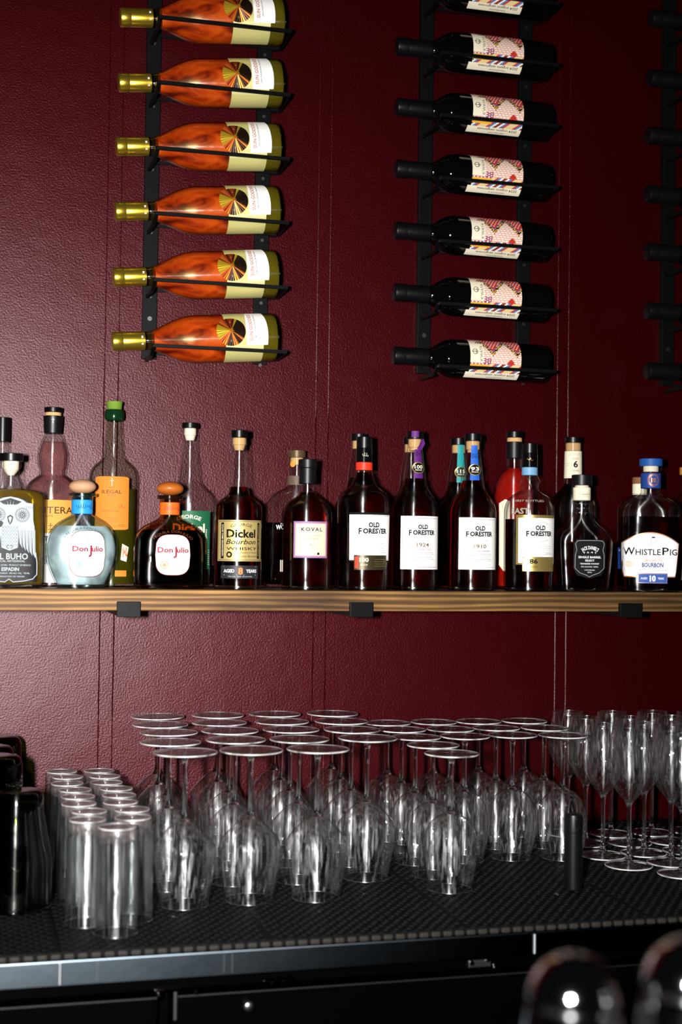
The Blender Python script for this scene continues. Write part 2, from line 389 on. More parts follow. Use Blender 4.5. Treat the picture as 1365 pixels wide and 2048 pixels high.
class Bottle:
    sh = 0.0
    """core in metres: base at the root's origin, +Z to the neck, -Y towards the viewer"""
    def __init__(s, name, label, rings, glass=M_CLEAR, liquid=None, fill=None, root=None, cat='bottle', group=None, sub=5, inset=.0028):
        s.root = root or empty(name); tag(s.root, label, cat, group)
        s.D = dense(rings, sub); r = s.D[0]
        body = [(0.0, r[1]*.93, r[2]*.93, r[3]), (.0009, r[1]*.975, r[2]*.975, r[3])] + [(max(q[0], .003), *q[1:]) if i == 0 else q for i, q in enumerate(s.D)]
        s.glass = ringmesh('glass', body, glass, s.root)
        if liquid:
            L = []
            for z, a, b, n in s.D:
                z = max(z, .006)
                if z > fill: break
                L.append((z, a-inset, b-inset, n))
            q = s.at(fill); L.append((fill, q[0]-inset, q[1]-inset, q[2]))
            L = [L[0]]+[q for p, q in zip(L, L[1:]) if q[0]-p[0] > 1e-4]
            s.liquid = ringmesh('liquid', L, liquid, s.root, capt=True)
    def at(s, z):
        D = s.D
        if z <= D[0][0]: return D[0][1:]
        for p, q in zip(D, D[1:]):
            if z <= q[0]:
                t = (z-p[0])/(q[0]-p[0]) if q[0] > p[0] else 0; return tuple(p[k]+(q[k]-p[k])*t for k in (1, 2, 3))
        return D[-1][1:]
    def W(s, a0=0.0, Rref=None, flat=False, x0=0.0):
        def f(u, z, off):
            a, b, n = s.at(z)
            if flat:
                x = max(-a*.999, min(a*.999, u+x0-s.sh)); y = b*(1-abs(x/a)**n)**(1/n); return (x, -y-off, z)
            t = u/(Rref or a)+a0; return ((a+off)*sin(t), -(b+off)*cos(t), z)
        return f
class PxBottle(Bottle):
    """spec measured on the photograph: rings top->bottom (py, half width px[, depth ratio, squareness])"""
    def __init__(s, name, label, cx, Y, prof, turn=0, fill=None, depth=1.0, n=2.0, **kw):
        zs = SHELF; p = onZ_line(cx, Y); s.k = pxm((p.x, Y, zs)); s.cx, s.Y, s.p = cx, Y, p
        s.zs = zs; R = []
        for q in prof[::-1]:
            py, hw = q[0], q[1]; d = q[2] if len(q) > 2 else depth; e = q[3] if len(q) > 3 else n
            R.append((s.z(py), hw*s.k, hw*s.k*d, e))
        R[0] = (0.0, *R[0][1:])
        if turn: s.sh = R[1][2]*sin(turn)
        root = empty(name, (p.x, Y, zs), -math.atan2(p.x, Y-CAM.y)+turn)
        super().__init__(name, label, R, root=root, fill=s.z(fill) if fill else None, **kw)
    def z(s, py): return onY(s.cx, py, s.Y).z-s.zs
    def ang(s, px, hw): return asin(max(-.999, min(.999, (px-s.cx)/hw)))
    def ring(s, name, py0, py1, hw, mat, hw2=None, dome=0, bev=.0008, depth=1.0):
        k = s.k; z1, z0 = s.z(py0), s.z(py1); a, b = (hw2 or hw)*k, hw*k
        pr = [(0, z0), (b-bev, z0), (b, z0+bev), (a, z1-bev-dome), (a-bev, z1-dome)]
        if dome: pr += [(a*.6, z1-dome*.3)]
        pr += [(0, z1)]
        return turned(name, pr, mat, s.root)
    def label(s, x0, x1, y0, y1, hw=None, flat=False):
        """x edges in px -> sheet centred on the label, plus half width and z range in metres"""
        if flat:
            c = ((x0+x1)/2-s.cx)*s.k; sh = Sheet(s.W(flat=True, x0=c)); return sh, (x1-x0)/2*s.k, s.z(y1), s.z(y0)
        hw = hw or s.at(s.z((y0+y1)/2))[0]/s.k; a0, a1 = s.ang(x0, hw), s.ang(x1, hw); R = hw*s.k
        sh = Sheet(s.W((a0+a1)/2, None if y1-y0 > 1e9 else R)); return sh, (a1-a0)/2*R, s.z(y1), s.z(y0)
SHELF = 1.403
def onZ_line(cx, Y): return onY(cx, 1150, Y)

# ================================================================ SETTING
wall = box('wall_back', -1.6, 3.4, 0.0, 0.12, 0.0, 3.2, M_WALL); tag(wall, 'dark burgundy painted wall with orange-peel roller texture', kind='structure')
fl_ = box('floor', -1.6, 3.4, -4.2, 0.0, -0.05, 0.0, pm('dark_floor', '1a1817', .6)); tag(fl_, 'dark bar floor', kind='structure')
for i, (x, ln) in enumerate([(.2515, 1), (.2765, 1), (.6475, 1), (.6715, 1), (1.138, 1), (1.161, 1)]):
    V, F = [], []; zz = [.96+.0155*k for k in range(103)]; r = random.Random(i)
    for z in zz:
        j = r.uniform(-.00025, .00025)*(1 if z < 1.8 else .3); h = .0007*(.55+.45*r.random())*(1 if 1.17 < z < 1.72 else (.3 if z < 1.8 else .08))*(.55 if x > 1 else 1)
        V += [(x-.0011+j, -.0001, z), (x+j, -h-.0004, z), (x+.0011+j, -.0001, z)]
    for k in range(len(zz)-1):
        a = 3*k; F += [(a, a+1, a+4, a+3), (a+1, a+2, a+5, a+4)]
    o = mesh('trim_%d' % (i+1), V, F, [M_WALL]); fixn(o); tag(o, 'thin raised joint line in the burgundy wall paint', kind='structure')

# ================================================================ SHELF
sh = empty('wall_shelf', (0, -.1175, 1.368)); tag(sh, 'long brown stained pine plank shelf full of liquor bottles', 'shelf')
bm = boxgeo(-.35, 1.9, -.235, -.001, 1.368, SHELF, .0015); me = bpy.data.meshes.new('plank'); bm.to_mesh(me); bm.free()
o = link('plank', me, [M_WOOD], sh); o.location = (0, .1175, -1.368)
for k, (xl, xr) in enumerate([(234, 281), (700, 746), (1240, 1284)]):
    a = onY(xl, 1215, -.241).x; b = onY(xr, 1215, -.241).x
    t = empty('shelf_bracket', ((a+b)/2, -.12, 1.358))
    tag(t, ['black metal shelf bracket near the knot at the shelf\'s left end', 'black metal shelf bracket under the middle of the plank shelf', 'black metal shelf bracket in shadow under the shelf\'s right end'][k], 'bracket', 'black brackets under the plank shelf')
    w_ = (b-a)/2
    q = box('lip', -w_, w_, -.125, -.1155, 0.0, .0255, M_BLACKM, t, .0008)
    q = box('arm', -w_, w_, -.1155, .1195, .0015, .0095, M_BLACKM, t, .0006)

# ================================================================ WALL WINE RACKS
ANG_ROLL = 0.0
def make_rack(label, X0, X1, bottles, zb, ztop, over=.039):
    rk = empty('wine_rack', ((X0+X1)/2+.013, 0, zb)); tag(rk, label, 'wine rack', 'black wall-mounted wine racks')
    def loc(o): o.matrix_parent_inverse = Matrix.Translation(-Vector(rk.location)); return o
    for X in (X0, X1):
        bm = boxgeo(X, X+.026, -.0135, -.0005, zb, ztop, .0007)
        for v in bm.verts:
            pass
        me = bpy.data.meshes.new('upright'); bm.to_mesh(me); bm.free(); loc(link('upright', me, [M_BLACKM], rk))
    for (xn, xb, zc) in bottles:
        zr = zc
        yf, yr = -.1115, -.0250; xa, xc = X0+.008, X1+over
        pts = [(xa, -.0135, zr-.014), (xa, -.0900, zr-.014), (xa, yf, zr), (xc, yf, zr), (xc, yr, zr-.003), (xc-.012, -.0135, zr-.003)]
        V = []
        b = tube('bottle_cradle', pts[:3]+[(xa+.001, yf, zr)]+pts[3:], .0042, M_BLACKM, rk, square=True); loc(b)
        b2 = tube('rear_bar', [(xa+.004, yr, zr-.003), (xc, yr, zr-.003)], .0035, M_BLACKM, rk, square=True); loc(b2)
        for X in (X0+.013, X1+.013):
            s_ = turned('screw', [(0, -.0022), (.0020, -.0018), (.0031, 0), (.0031, .001), (0, .001)], M_SCREW, rk, 12)
            s_.location = (X, -.0137, zr-.013); s_.rotation_euler = (-pi/2*-1, 0, 0); loc(s_)
    s_ = turned('screw', [(0, -.0022), (.0030, -.0014), (.0042, 0), (.0042, .001), (0, .001)], M_SCREW, rk, 12)
    s_.location = (X0+.013, -.0137, zb+.073); s_.rotation_euler = (pi/2, 0, 0); loc(s_)
    return rk
YB = -.0685
def lay(root, N_, B_, roll=0):
    n = Vector((N_[0], YB, N_[1])); b = Vector((B_[0], YB, B_[1])); zc = (n-b).normalized(); yc = Vector((0, 1, 0)); xc = yc.cross(zc)
    M = Matrix(((xc.x, yc.x, zc.x), (xc.y, yc.y, zc.y), (xc.z, yc.z, zc.z)))@Matrix.Rotation(roll, 3, 'Z')
    root.matrix_world = Matrix.Translation(b)@M.to_4x4()
# --- gold capped white wine
def gold_wine():
    R = [(0, .0405, .0405, 2), (.004, .0425, .0425, 2), (.012, .0432, .0432, 2), (.150, .0428, .0428, 2), (.170, .0395, .0395, 2), (.190, .0325, .0325, 2), (.212, .0225, .0225, 2), (.228, .0170, .0170, 2), (.240, .0152, .0152, 2), (.291, .0145, .0145, 2)]
    ol = thin('olive_bottle_glass', (.90, .87, .55), (.78, .72, .38), boost=1.2, haze=.015, ripple=.001)
    b = Bottle('white_wine_bottle', '', R, glass=ol, cat='bottle')
    L = [(z, a-.0012, c-.0012, n) for z, a, c, n in b.D if .062 < z < .224]; ringmesh('wine', L, M_COPPER, b.root, capt=True)  # stand-in body painted with the refracted copper tones
    turned('punt', [(.0405, .003), (.0422, .006), (.0426, .012), (.0422, .0625), (.03, .0625), (.018, .048), (.004, .040), (0, .040)], pm('olive_glass_base', (.10, .088, .012), .12, 0, .6, bump=(40, 1, .004)), b.root)
    turned('capsule', [(.0166, .2375), (.0166, .2480), (.0166, .2755), (.0163, .2765), (.0168, .2775), (.0168, .2925), (.0160, .2945), (.0130, .2955), (0, .2955)], pm('gold_capsule', 'c9ac3a', .28, .9, bump=(60, .2, .001)), b.root)
    s = Sheet(b.W(0, .0430)); lb = 'gold_label'
    s.rect(-.068, .064, .030, .0985, M_GOLDP, .0004, 44); 
    for x in (-.03, .045): s.rect(x, x+.012, .030, .0985, pm('pale_gold', 'e3dc9e', .4, .3), .0006, 4)
    g = s.build('gold_label', b.root)
    s = Sheet(b.W(0, .0430)); hi = lambda u: .0575+.0035*(1-(u/.055)**2)
    s.area(-.020, .052, lambda u: .0215+.006*(u/.05)**2, hi, M_WPAPER, .0008, 26)
    w_ = s.build('white_label', b.root)
    s = Sheet(b.W(0, .0430)); pink = pm('rose_gold_ink', 'bd7f6c', .5, .1); lil = pm('lilac_ink', 'b9a2b0', .5)
    s.text('SUN GODDESS', .016, .0525, .0062, pink, .0011, w=.056, bold=.03)
    s.text('SAUVIGNON BLANC', .016, .0445, .0024, M_INK, .0011, w=.050, bold=.01)
    s.line([(.002, .031), (.026, .031)], .0004, M_GREYINK, .0011); s.line([(-.002, .027), (.03, .027)], .0004, M_GREYINK, .0011)
    s.build('lettering', w_)
    # sun disc: a foil cone of facets, its reflections put into their colours
    f = b.W(0, .0430); n = 36; cu, cv, rr = .006, .0885, .0262
    pal = [(.50, .33, .02), (.62, .16, .02), (.30, .03, .008), (.55, .10, .01), (.05, .012, .004), (.02, .01, .005)]
    seq = [2, 4, 2, 3, 1, 2, 0, 0, 0, 0, 0, 0, 1, 2, 3, 1, 4, 5, 5, 3, 1, 5, 4, 1, 5, 5, 5, 5, 5, 5, 5, 5, 5, 0, 4, 2]
    ms = [pm('sun_foil_sheen_%s' % 'abcdef'[k], pal[k], .3, .55) for k in range(6)]
    V = [f(cu, cv, .0042)]; F = []; mi = []
    for k in range(n):
        t = 2*pi*k/n; V.append(f(cu+rr*cos(t), cv+rr*sin(t), .0012))
        t += pi/n; V.append(f(cu+rr*cos(t), cv+rr*sin(t), .0016))
    for k in range(2*n): F.append((0, 1+k, 1+(k+1) % (2*n))); mi.append(seq[(k//2) % n])
    d = mesh('sun_emblem', V, F, ms, g, mi)
    s = Sheet(b.W(0, .0430)); s.disc(cu, cv, .0030, ms[1], .0046, n=10)
    for t in range(7): s.line([(cu+.002*cos(t), cv+.002*sin(t)), (cu+.0052*cos(t*.9), cv+.0052*sin(t*.9))], .0006, ms[0], .0048)
    s.build('sun_centre', g)
    s = Sheet(lambda u, v, off: (.0168*sin(u/.0168+0)*(1+off*60), -.0168*cos(u/.0168)*(1+off*60), v))
    s.text('M', .004, .243, .0038, M_WINK, .0006, bold=.02); s.text('B', -.008, .243, .0038, M_WINK, .0006, bold=.02); s.build('monogram', b.root)
    return b.root
gold = gold_wine()
Lb = [((.260, 2.413), (.555, 2.438)), ((.259, 2.296), (.554, 2.323)), ((.257, 2.182), (.552, 2.206)), ((.257, 2.066), (.552, 2.091)), ((.256, 1.949), (.551, 1.974)), ((.256, 1.835), (.551, 1.858))]
words6 = ['cut by the top edge of the photo', 'second from the top of the left rack', 'third from the top of the left rack', 'third from the bottom of the left rack', 'second from the bottom of the left rack', 'lowest in the left rack']
for i, (n_, b_) in enumerate(Lb):
    r_ = gold if i == 0 else copy_tree(gold)
    lay(r_, n_, b_, [.05, -.05, -.02, .06, .04, .03][i])
    tag(r_, 'gold-capped orange-looking wine bottle, ' + words6[i], 'bottle', 'gold sun label wines in the left rack')
make_rack('black metal wine rack holding six gold-capped wine bottles, leftmost on the wall', .317, .523, [(n_[0], b_[0], (n_[1]*.2+b_[1]*.8)-.0275) for n_, b_ in Lb], 1.815, 2.62, .040)
# --- red wine with beadwork label
def red_wine():
    R = [(0, .0345, .0345, 2), (.004, .0365, .0365, 2), (.012, .0372, .0372, 2), (.185, .0372, .0372, 2), (.203, .0345, .0345, 2), (.217, .0270, .0270, 2), (.228, .0195, .0195, 2), (.238, .0160, .0160, 2), (.296, .0145, .0145, 2)]
    bg = pm('black_wine_glass', '040404', .04, 0, .5, coat=.6)
    b = Bottle('red_wine_bottle', '', R, glass=bg, cat='bottle')
    turned('capsule', [(.0163, .2370), (.0166, .2480), (.0160, .2755), (.0152, .2820), (.0166, .2830), (.0168, .3000), (.0160, .3030), (.0130, .3040), (0, .3040)], pm('black_capsule', '08080a', .38, 0, .2), b.root)
    f = b.W(0, .0372); cols = ['d9b090', 'cfa098', '17130f', 'e5a423', 'b5291f', '3f76b0', 'e9e2d8', 'd9c08a']
    ms = [pm('bead_%s' % c, c, .5) for c in cols]
    V = []; F = []; mi = []; nu, nv = 46, 42; u0_, u1_, v0, v1 = -.030, .062, .0625, .1635
    for i in range(nu+1):
        for j in range(nv+1): V.append(f(u0_+(u1_-u0_)*i/nu, v0+(v1-v0)*j/nv, .0005))
    for i in range(nu):
        for j in range(nv):
            a = i*(nv+1)+j; F.append((a, a+nv+1, a+nv+2, a+1))
            # i runs up the lying bottle, j towards the neck
            c = (1 if j % 4 else 0) if i % 2 else (6 if (i+j) % 3 else 0)
            zig = 17+abs(((j+7) % 20)-10)*1.45
            d = i-zig
            if -1.2 <= d < 0: c = 2
            elif 0 <= d < 1.8: c = 3 if (j+i) % 3 else 2
            elif 1.8 <= d < 2.8: c = 2 if j % 2 else 5
            elif 2.8 <= d < 3.8: c = 5 if j % 2 else 4
            elif d >= 3.8 and j < 31: c = 4 if (i*3+j) % 5 else 6
            if j >= 31 and i > 33: c = [1, 0, 4, 1][(i+j) % 4]
            if i < 9:
                q = abs(((j+i) % 22)-11)
                c = 3 if (j > 25 and i > 2) else ([7, 7, 4, 5, 6, 2][min(5, int(q/2))] if q < 11 else 4)
                if j > 25 and i > 7: c = [6, 5, 4][(i+j) % 3]
            elif i < 14 and 24 < j < 33: c = [4, 5, 6, 4][(i*2+j) % 4]
            elif i < 14 and abs(j-8) < (14-i)*.7: c = 4
            mi.append(c)
    lab = mesh('beadwork_label', V, F, ms, b.root, mi)
    s = Sheet(f); s.rect(-.046, -.030, .0625, .1700, M_CREAM, .0005, 6)
    s.rect(-.0105, .0285, .1375, .1640, M_CREAM, .0008, 10); pa = s.build('cream_panel', lab)
    s = Sheet(f)
    s.text('K\'WAYA', .0075, .1425, .0058, M_INK, .0012, w=.030)
    s.line([(.0095+.0050*cos(t*.35), .1545+.0046*sin(t*.35)) for t in range(18)], .0010, M_INK, .0012, True)
    s.line([(.0095, .1480), (.0095, .1610)], .0010, M_INK, .0012); s.line([(.0055, .1520), (.0145, .1520)], .0009, M_INK, .0012)
    s.text('2024 organic sangiovese', -.0350, .110, .0052, M_INK, .0009, w=.080, rot=pi/2, bold=.01)
    s.text('mendocino', -.0420, .110, .0044, M_INK, .0009, w=.032, rot=pi/2)
    s.build('lettering', pa)
    return b.root
red = red_wine()
Kb = [((.778, 2.534), (1.079, 2.533)), ((.777, 2.416), (1.079, 2.416)), ((.776, 2.302), (1.080, 2.299)), ((.776, 2.186), (1.080, 2.182)), ((.775, 2.070), (1.080, 2.065)), ((.775, 1.954), (1.080, 1.949)), ((.775, 1.836), (1.080, 1.833))]
words7 = ['cut by the top edge of the photo', 'second from the top of the middle rack', 'third from the top of the middle rack', 'fourth and middle one of the middle rack', 'third from the bottom of the middle rack', 'second from the bottom of the middle rack', 'lowest in the middle rack']
for i, (n_, b_) in enumerate(Kb):
    r_ = red if i == 0 else copy_tree(red)
    lay(r_, n_, b_, [.02, .10, -.03, .08, -.04, .02, .05][i])
    tag(r_, 'black wine bottle with beadwork label, ' + words7[i], 'bottle', 'beadwork label wines in the middle rack')
make_rack('black metal wine rack holding seven dark bottles with beadwork labels, middle of the wall', .842, 1.046, [(n_[0], b_[0], b_[1]-.0185) for n_, b_ in Kb], 1.812, 2.68)
Rb = [(1.297, 2.528), (1.295, 2.409), (1.293, 2.295), (1.292, 2.179), (1.293, 2.065), (1.294, 1.949), (1.295, 1.831)]
for i, (x_, z_) in enumerate(Rb):
    r_ = copy_tree(red); lay(r_, (x_, z_), (x_+.304, z_-.001), .03*(-1)**i)
    tag(r_, 'shadowed black bottle neck, ' + words7[i].replace('fourth and middle one of the middle rack', 'fourth from the top of the middle rack').replace('middle rack', 'right rack').replace('cut by the top edge of the photo', 'topmost of the right rack'), 'bottle', 'dark wines in the right rack')
make_rack('black metal wine rack in deep shadow at the right edge, holding dark bottle necks', 1.358, 1.564, [(x_, x_+.3, z_-.0185) for x_, z_ in Rb], 1.811, 2.68, .044)

# ================================================================ SHELF BOTTLES
FR, BK = -.158, -.052
def cap_and_cork(b, capy, corky, hwcap, hwcork, lip=None, capmat=None, corkmat=None, plug=None, domed=0):
    b.ring('stopper', capy[0], capy[1], hwcap, capmat or M_BLACKP, dome=domed)
    b.ring('cork', capy[1]+.2, corky, hwcork, corkmat or M_CORK, hw2=hwcork)
    if lip:
        y0, y1, hw = lip; k = b.k; z1, z0 = b.z(y0), b.z(y1); h = z1-z0; a = hw*k
        turned('lip', [(a-.0022, z0-.001), (a, z0+h*.2), (a+.0006, z0+h*.5), (a, z0+h*.85), (a-.0012, z1), (a-.0035, z1), (a-.0040, z0)], M_CLEAR, b.root)
    if plug: b.ring('plug', corky, plug, hwcork*.80, corkmat or M_CORK, hw2=hwcork*.86)
def OFtext(s, k, c0, top, border, year=None, sub=None, subm=None, yearm=None, w=.0):
    """Old Forester label text; c0 x centre, top = y of the word OLD in metres; k = metres per px"""
    s.text('THE FIRST BOTTLED BOURBON', c0, top+11.2*k, 1.7*k, M_INK, w=40*k, arc=34*k)
    s.text('OLD', c0, top, 8.6*k, M_INK, w=21*k, bold=.045); s.text('1870', c0-17*k, top, 1.7*k, M_GREYINK); s.text('KY', c0+17*k, top, 1.7*k, M_GREYINK)
    s.text('F', c0-25.5*k, top-11.6*k, 10.8*k, M_INK, bold=.03, sx=.9); s.text('ORESTER', c0+4.0*k, top-11.2*k, 8.8*k, M_INK, w=49*k, bold=.045)
    s.text('KENTUCKY', c0, top-20.5*k, 1.8*k, M_INK, w=15*k); s.text('STRAIGHT BOURBON WHISKY', c0, top-26.5*k, 1.8*k, M_INK, w=36*k, arc=-45*k)
    if year: s.text(year, c0, top-35.5*k, 7.6*k, yearm or M_INK, w=26*k, bold=.02)
    if sub: s.text(sub, c0, top-45*k, 3.4*k, subm, w=(38 if len(sub) < 13 else 46)*k, bold=.01)
def lines(s, x0, x1, y, n, dy, mat, t, off=.0008):
    for i in range(n):
        r = .9+.1*sin(i*2.1); c = (x0+x1)/2; h = (x1-x0)/2*r
        m_ = 9
        for q in range(m_): s.rect(c-h+2*h*q/m_, c-h+2*h*(q+.82)/m_, y-i*dy-t/2, y-i*dy+t/2, mat, off, 1)

# 1 far left edge, back
b = PxBottle('liquor_bottle', 'dark bottle with black screw cap, half out of frame at the shelf\'s left end', 0, BK, [(884, 13), (905, 14), (930, 18), (955, 33), (975, 42), (990, 44), (1172, 44)], fill=1010, liquid=M_WHISKY)
b.ring('screw_cap', 835, 884, 14.5, M_BLACKP)
# 2 owl mezcal
b = PxBottle('owl_mezcal_bottle', 'squarish mezcal bottle with silver owl on black badge, front left end of shelf', 18, FR-.004,
    turn=0.1, prof=[(921, 19), (934, 20), (939, 17), (950, 17), (970, 19, 1, 2), (977, 26, .9, 2.4), (981, 52, .62, 3.4), (986, 62, .52, 5), (995, 66.5, .50, 6), (1165, 66.5, .50, 6), (1174, 64, .48, 6)],
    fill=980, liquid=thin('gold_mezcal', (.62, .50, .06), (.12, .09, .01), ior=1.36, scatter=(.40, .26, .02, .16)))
b.ring('stopper', 907, 922.5, 24, M_BLACKP); b.ring('cork', 922.5, 940, 15, M_WHITECORK, hw2=16); b.ring('plug', 940, 951, 7, M_WHITECORK, hw2=14)
s, hwl, z0, z1 = b.label(-36, 72, 995, 1163, flat=True); k = b.k
bk = pm('badge_black', '0b0b10', .35); si = M_SILVER
s.area(-hwl, hwl, lambda u: b.z(1163-2.5*math.exp(-(u/k/6)**2)), lambda u: b.z(996+30*abs(u/hwl)**3) if abs(u) < 45*k else b.z(1100+(abs(u)/k-45)*2.4), bk, .0006, 60)
badge = s.build('owl_badge', b.root)
s = Sheet(b.W(flat=True, x0=0)); zz = b.z
ow = lambda pts: [(x*k, zz(y)) for x, y in pts]
s.line(ow([(-54, 1100), (-54, 1150), (-46, 1158), (-28, 1161), (-8, 1163), (0, 1157), (8, 1163), (28, 1161), (46, 1157), (54, 1148), (54, 1125), (51, 1105), (47, 1100)]), 1.6*k, si, .0012)
s.poly(ow([(-30, 1005), (-15, 997), (0, 994), (15, 997), (25, 1001), (32, 1006), (44, 1007), (45, 1040), (48, 1055), (46, 1075), (30, 1062), (18, 1060), (16, 1095), (0, 1101), (-16, 1095), (-18, 1060), (-30, 1062), (-46, 1075), (-48, 1055), (-45, 1040), (-44, 1007)]), si, .0009)
s.poly(ow([(-22, 1004), (0, 997), (22, 1004), (12, 1010), (-12, 1010)]), bk, .0011)
for a in range(7):
    t = (a-3)*.42; s.poly(ow([(sin(t)*17, 1020-cos(t)*20), (sin(t-.16)*6, 1022-cos(t-.16)*5), (sin(t+.16)*6, 1022-cos(t+.16)*5)]), si, .0013)
for sg in (-1, 1):
    ex, ey = 23.5*sg, 1030
    for r_, mt, of in ((14, bk, .0011), (13, si, .0012), (11.5, bk, .0013), (10.8, si, .0014)): s.disc(ex*k, zz(ey), r_*k, mt, of)
    for q in range(14):
        t = 2*pi*q/14; s.line(ow([(ex+3*cos(t), ey+3*sin(t)), (ex+9.3*cos(t), ey+9.3*sin(t))]), 1.5*k, bk, .0016)
    s.disc(ex*k, zz(ey), 1.8*k, bk, .0017)
    for q in range(5):   # wing feathers
        x0 = (20+q*6.5)*sg; s.poly(ow([(x0-3.1, 1060), (x0, 1056), (x0+3.1, 1060), (x0+2.6*1+sg*2, 1088+q*5), (x0+sg*5, 1096+q*5), (x0-2.6+sg*2, 1086+q*5)]), si, .0012)
        s.line(ow([(x0, 1060), (x0+sg*3.5, 1090+q*5)]), .5*k, bk, .0014)
        s.line(ow([(x0-3.3, 1060), (x0+sg*1-3, 1088+q*5)]), .6*k, bk, .0014)
    for q in range(4): s.line(ow([(30*sg+q*4*sg, 1012), (32*sg+q*4*sg, 1018)]), .6*k, bk, .0014)
s.poly(ow([(-6, 1034), (0, 1030), (6, 1034), (4, 1044), (0, 1050), (-4, 1044)]), bk, .0014); s.poly(ow([(-3.6, 1036), (0, 1033), (3.6, 1036), (0, 1047)]), si, .0016)
for q in range(6):
    y = 1052+q*7; s.line(ow([(-16, y), (-10.5, y+6), (-5, y), (0, y+6), (5, y), (10.5, y+6), (16, y)]), .55*k, bk, .0014); s.line(ow([(-16, y+6), (-10.5, y), (-5, y+6), (0, y), (5, y+6), (10.5, y), (16, y+6)]), .55*k, bk, .0014)
for sg in (-1, 1): s.line(ow([(1*sg, 1092), (4*sg, 1090), (6*sg, 1093), (4*sg, 1097), (1*sg, 1095)]), 1.2*k, bk, .0016)
s.text('EL BUHO', 5*k, zz(1112), 12*k, si, .0012, w=62*k, bold=.02); s.text('MEZCAL ARTESANAL', 0, zz(1121.5), 4.2*k, si, .0012, w=61*k, bold=.01)
s.text('100% AGAVE \u00b7 JOVEN \u00b7 PRODUCT OF MEXICO', 0, zz(1129.5), 3.2*k, si, .0012, w=84*k, bold=.01); s.text('ESPADIN', 2*k, zz(1137.5), 7*k, si, .0012, w=34*k, bold=.03)
s.text('HECHO EN OAXACA \u00b7 45% ALC. VOL. \u00b7 750 ML', 0, zz(1145.5), 3.2*k, si, .0012, w=80*k, bold=.01); s.text('DENOMINATION OF ORIGIN', 0, zz(1152), 2.8*k, si, .0012, w=60*k, bold=.01)
s.build('owl_emblem_and_lettering', badge)
q = box('glass_lug', .0475*1, .0565, -.040, -.032, zz(1127), zz(1109), M_CLEAR, b.root, .002)
# 3 rum, back
b = PxBottle('rum_bottle', 'curvy rum bottle with cork top, black sleeve, round glass seal and yellow label', 100.5, BK-.004,
    [(832, 15), (866, 16), (875, 19.5), (890, 25), (911, 29.5), (930, 28.5), (944, 25.5), (949, 25.5), (956, 34), (967, 46), (979, 52), (995, 54), (1172, 53)],
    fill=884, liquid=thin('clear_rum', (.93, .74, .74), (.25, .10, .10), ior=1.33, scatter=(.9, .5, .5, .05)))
b.ring('stopper', 815, 825, 18, M_BLACKP); b.ring('cork', 825, 833, 16, M_CORK); b.ring('neck_sleeve', 832, 867, 17.6, M_BLACKS, hw2=19.5)
s = Sheet(b.W(0, 18*b.k)); s.text('\u2020', 0, b.z(841), 9*b.k, M_WINK, .004); s.build('sleeve_emblem', b.root)
zc = b.z(975); kk = b.k
se = turned('glass_seal', [(0, .0030), (.0095, .0030), (.0115, .0042), (.0135, .0036), (.0145, .0012), (.0145, 0)], M_CLEAR, b.root); q = b.at(zc); se.location = (0, -q[1]+.001, zc-.002); se.rotation_euler = (pi/2-.35, 0, 0)
s, hwl, z0, z1 = b.label(60, 147, 1001, 1164); yl = pm('honey_label', 'cb9544', .7)
s.rect(-hwl, hwl, b.z(1067), z1, yl, .0005, 40); s.rect(-hwl, hwl, z0, b.z(1067), M_WPAPER, .0005, 40); lab = s.build('label', b.root)
s = Sheet(b.W(0, 54*b.k)); br = pm('brown_ink', '43230f', .5)
s.text('PLANTERAY', -.0020, b.z(1021), 13.5*kk, br, .001, w=121*kk, bold=.006); s.text('RUM', -7*kk, b.z(1033), 4.5*kk, br, .001, w=18*kk)
s.text('\u2021', -1*kk, b.z(1053), 14*kk, br, .001); s.text('3 STARS', -6*kk, b.z(1077), 9*kk, M_INK, .001, bold=.02)
s.build('lettering', lab)
# 4 blue banded flask tequila
b = PxBottle('tequila_flask', 'round pale blue tequila flask with pale wooden ball stopper and blue neck band', 162, FR-.008,
    turn=0.28, prof=[(987, 26), (991, 26), (995, 20), (1028, 20), (1034, 28, .9), (1042, 43, .72), (1054, 57, .62), (1074, 69, .56), (1098, 73, .54), (1122, 70, .56), (1145, 62, .60), (1162, 54, .66), (1175, 49, .66)],
    fill=1052, liquid=thin('blanco_tequila', (.86, .94, .96), (.30, .50, .55), ior=1.34, boost=2.0, haze=.25, hazer=.42, aniso=0, scatter=(.85, .92, .93, .45)),  # white diffuse stands in for flash light caught in the flask
    glass=thin('pale_blue_glass', (.85, .95, .96), (.05, .22, .26), boost=1.6, haze=.10, hazer=.35, ripple=.002))
k = b.k
def ball(b, cy, hy, hw, mat):
    z = b.z(cy); a = hw*b.k; h = hy*b.k; turned('ball_stopper', [(0, z-h)]+[(a*sin(pi*i/16), z-h*cos(pi*i/16)) for i in range(1, 16)]+[(0, z+h)], mat, b.root, 32, sharp=False)
ball(b, 973, 14.5, 27, pm('pale_wood', 'bb8f6c', .6, 0, .3, bump=(90, .4, .001)))
b.ring('lip', 986.5, 993, 27.5, thin('aqua_glass', (.6, .85, .8), (.08, .3, .3), haze=.15)); b.ring('collar', 993, 1000, 21, thin('aqua_glass'))
b.ring('neck_band', 1000, 1028, 21.2, pm('blue_band', '2b8fd6', .4)); s = Sheet(b.W(0, 21*k)); s.scribble(0, b.z(1014), 36*k, 14*k, M_INK, .7*k, .0012, k=8, seed=3); s.build('signature', b.root)
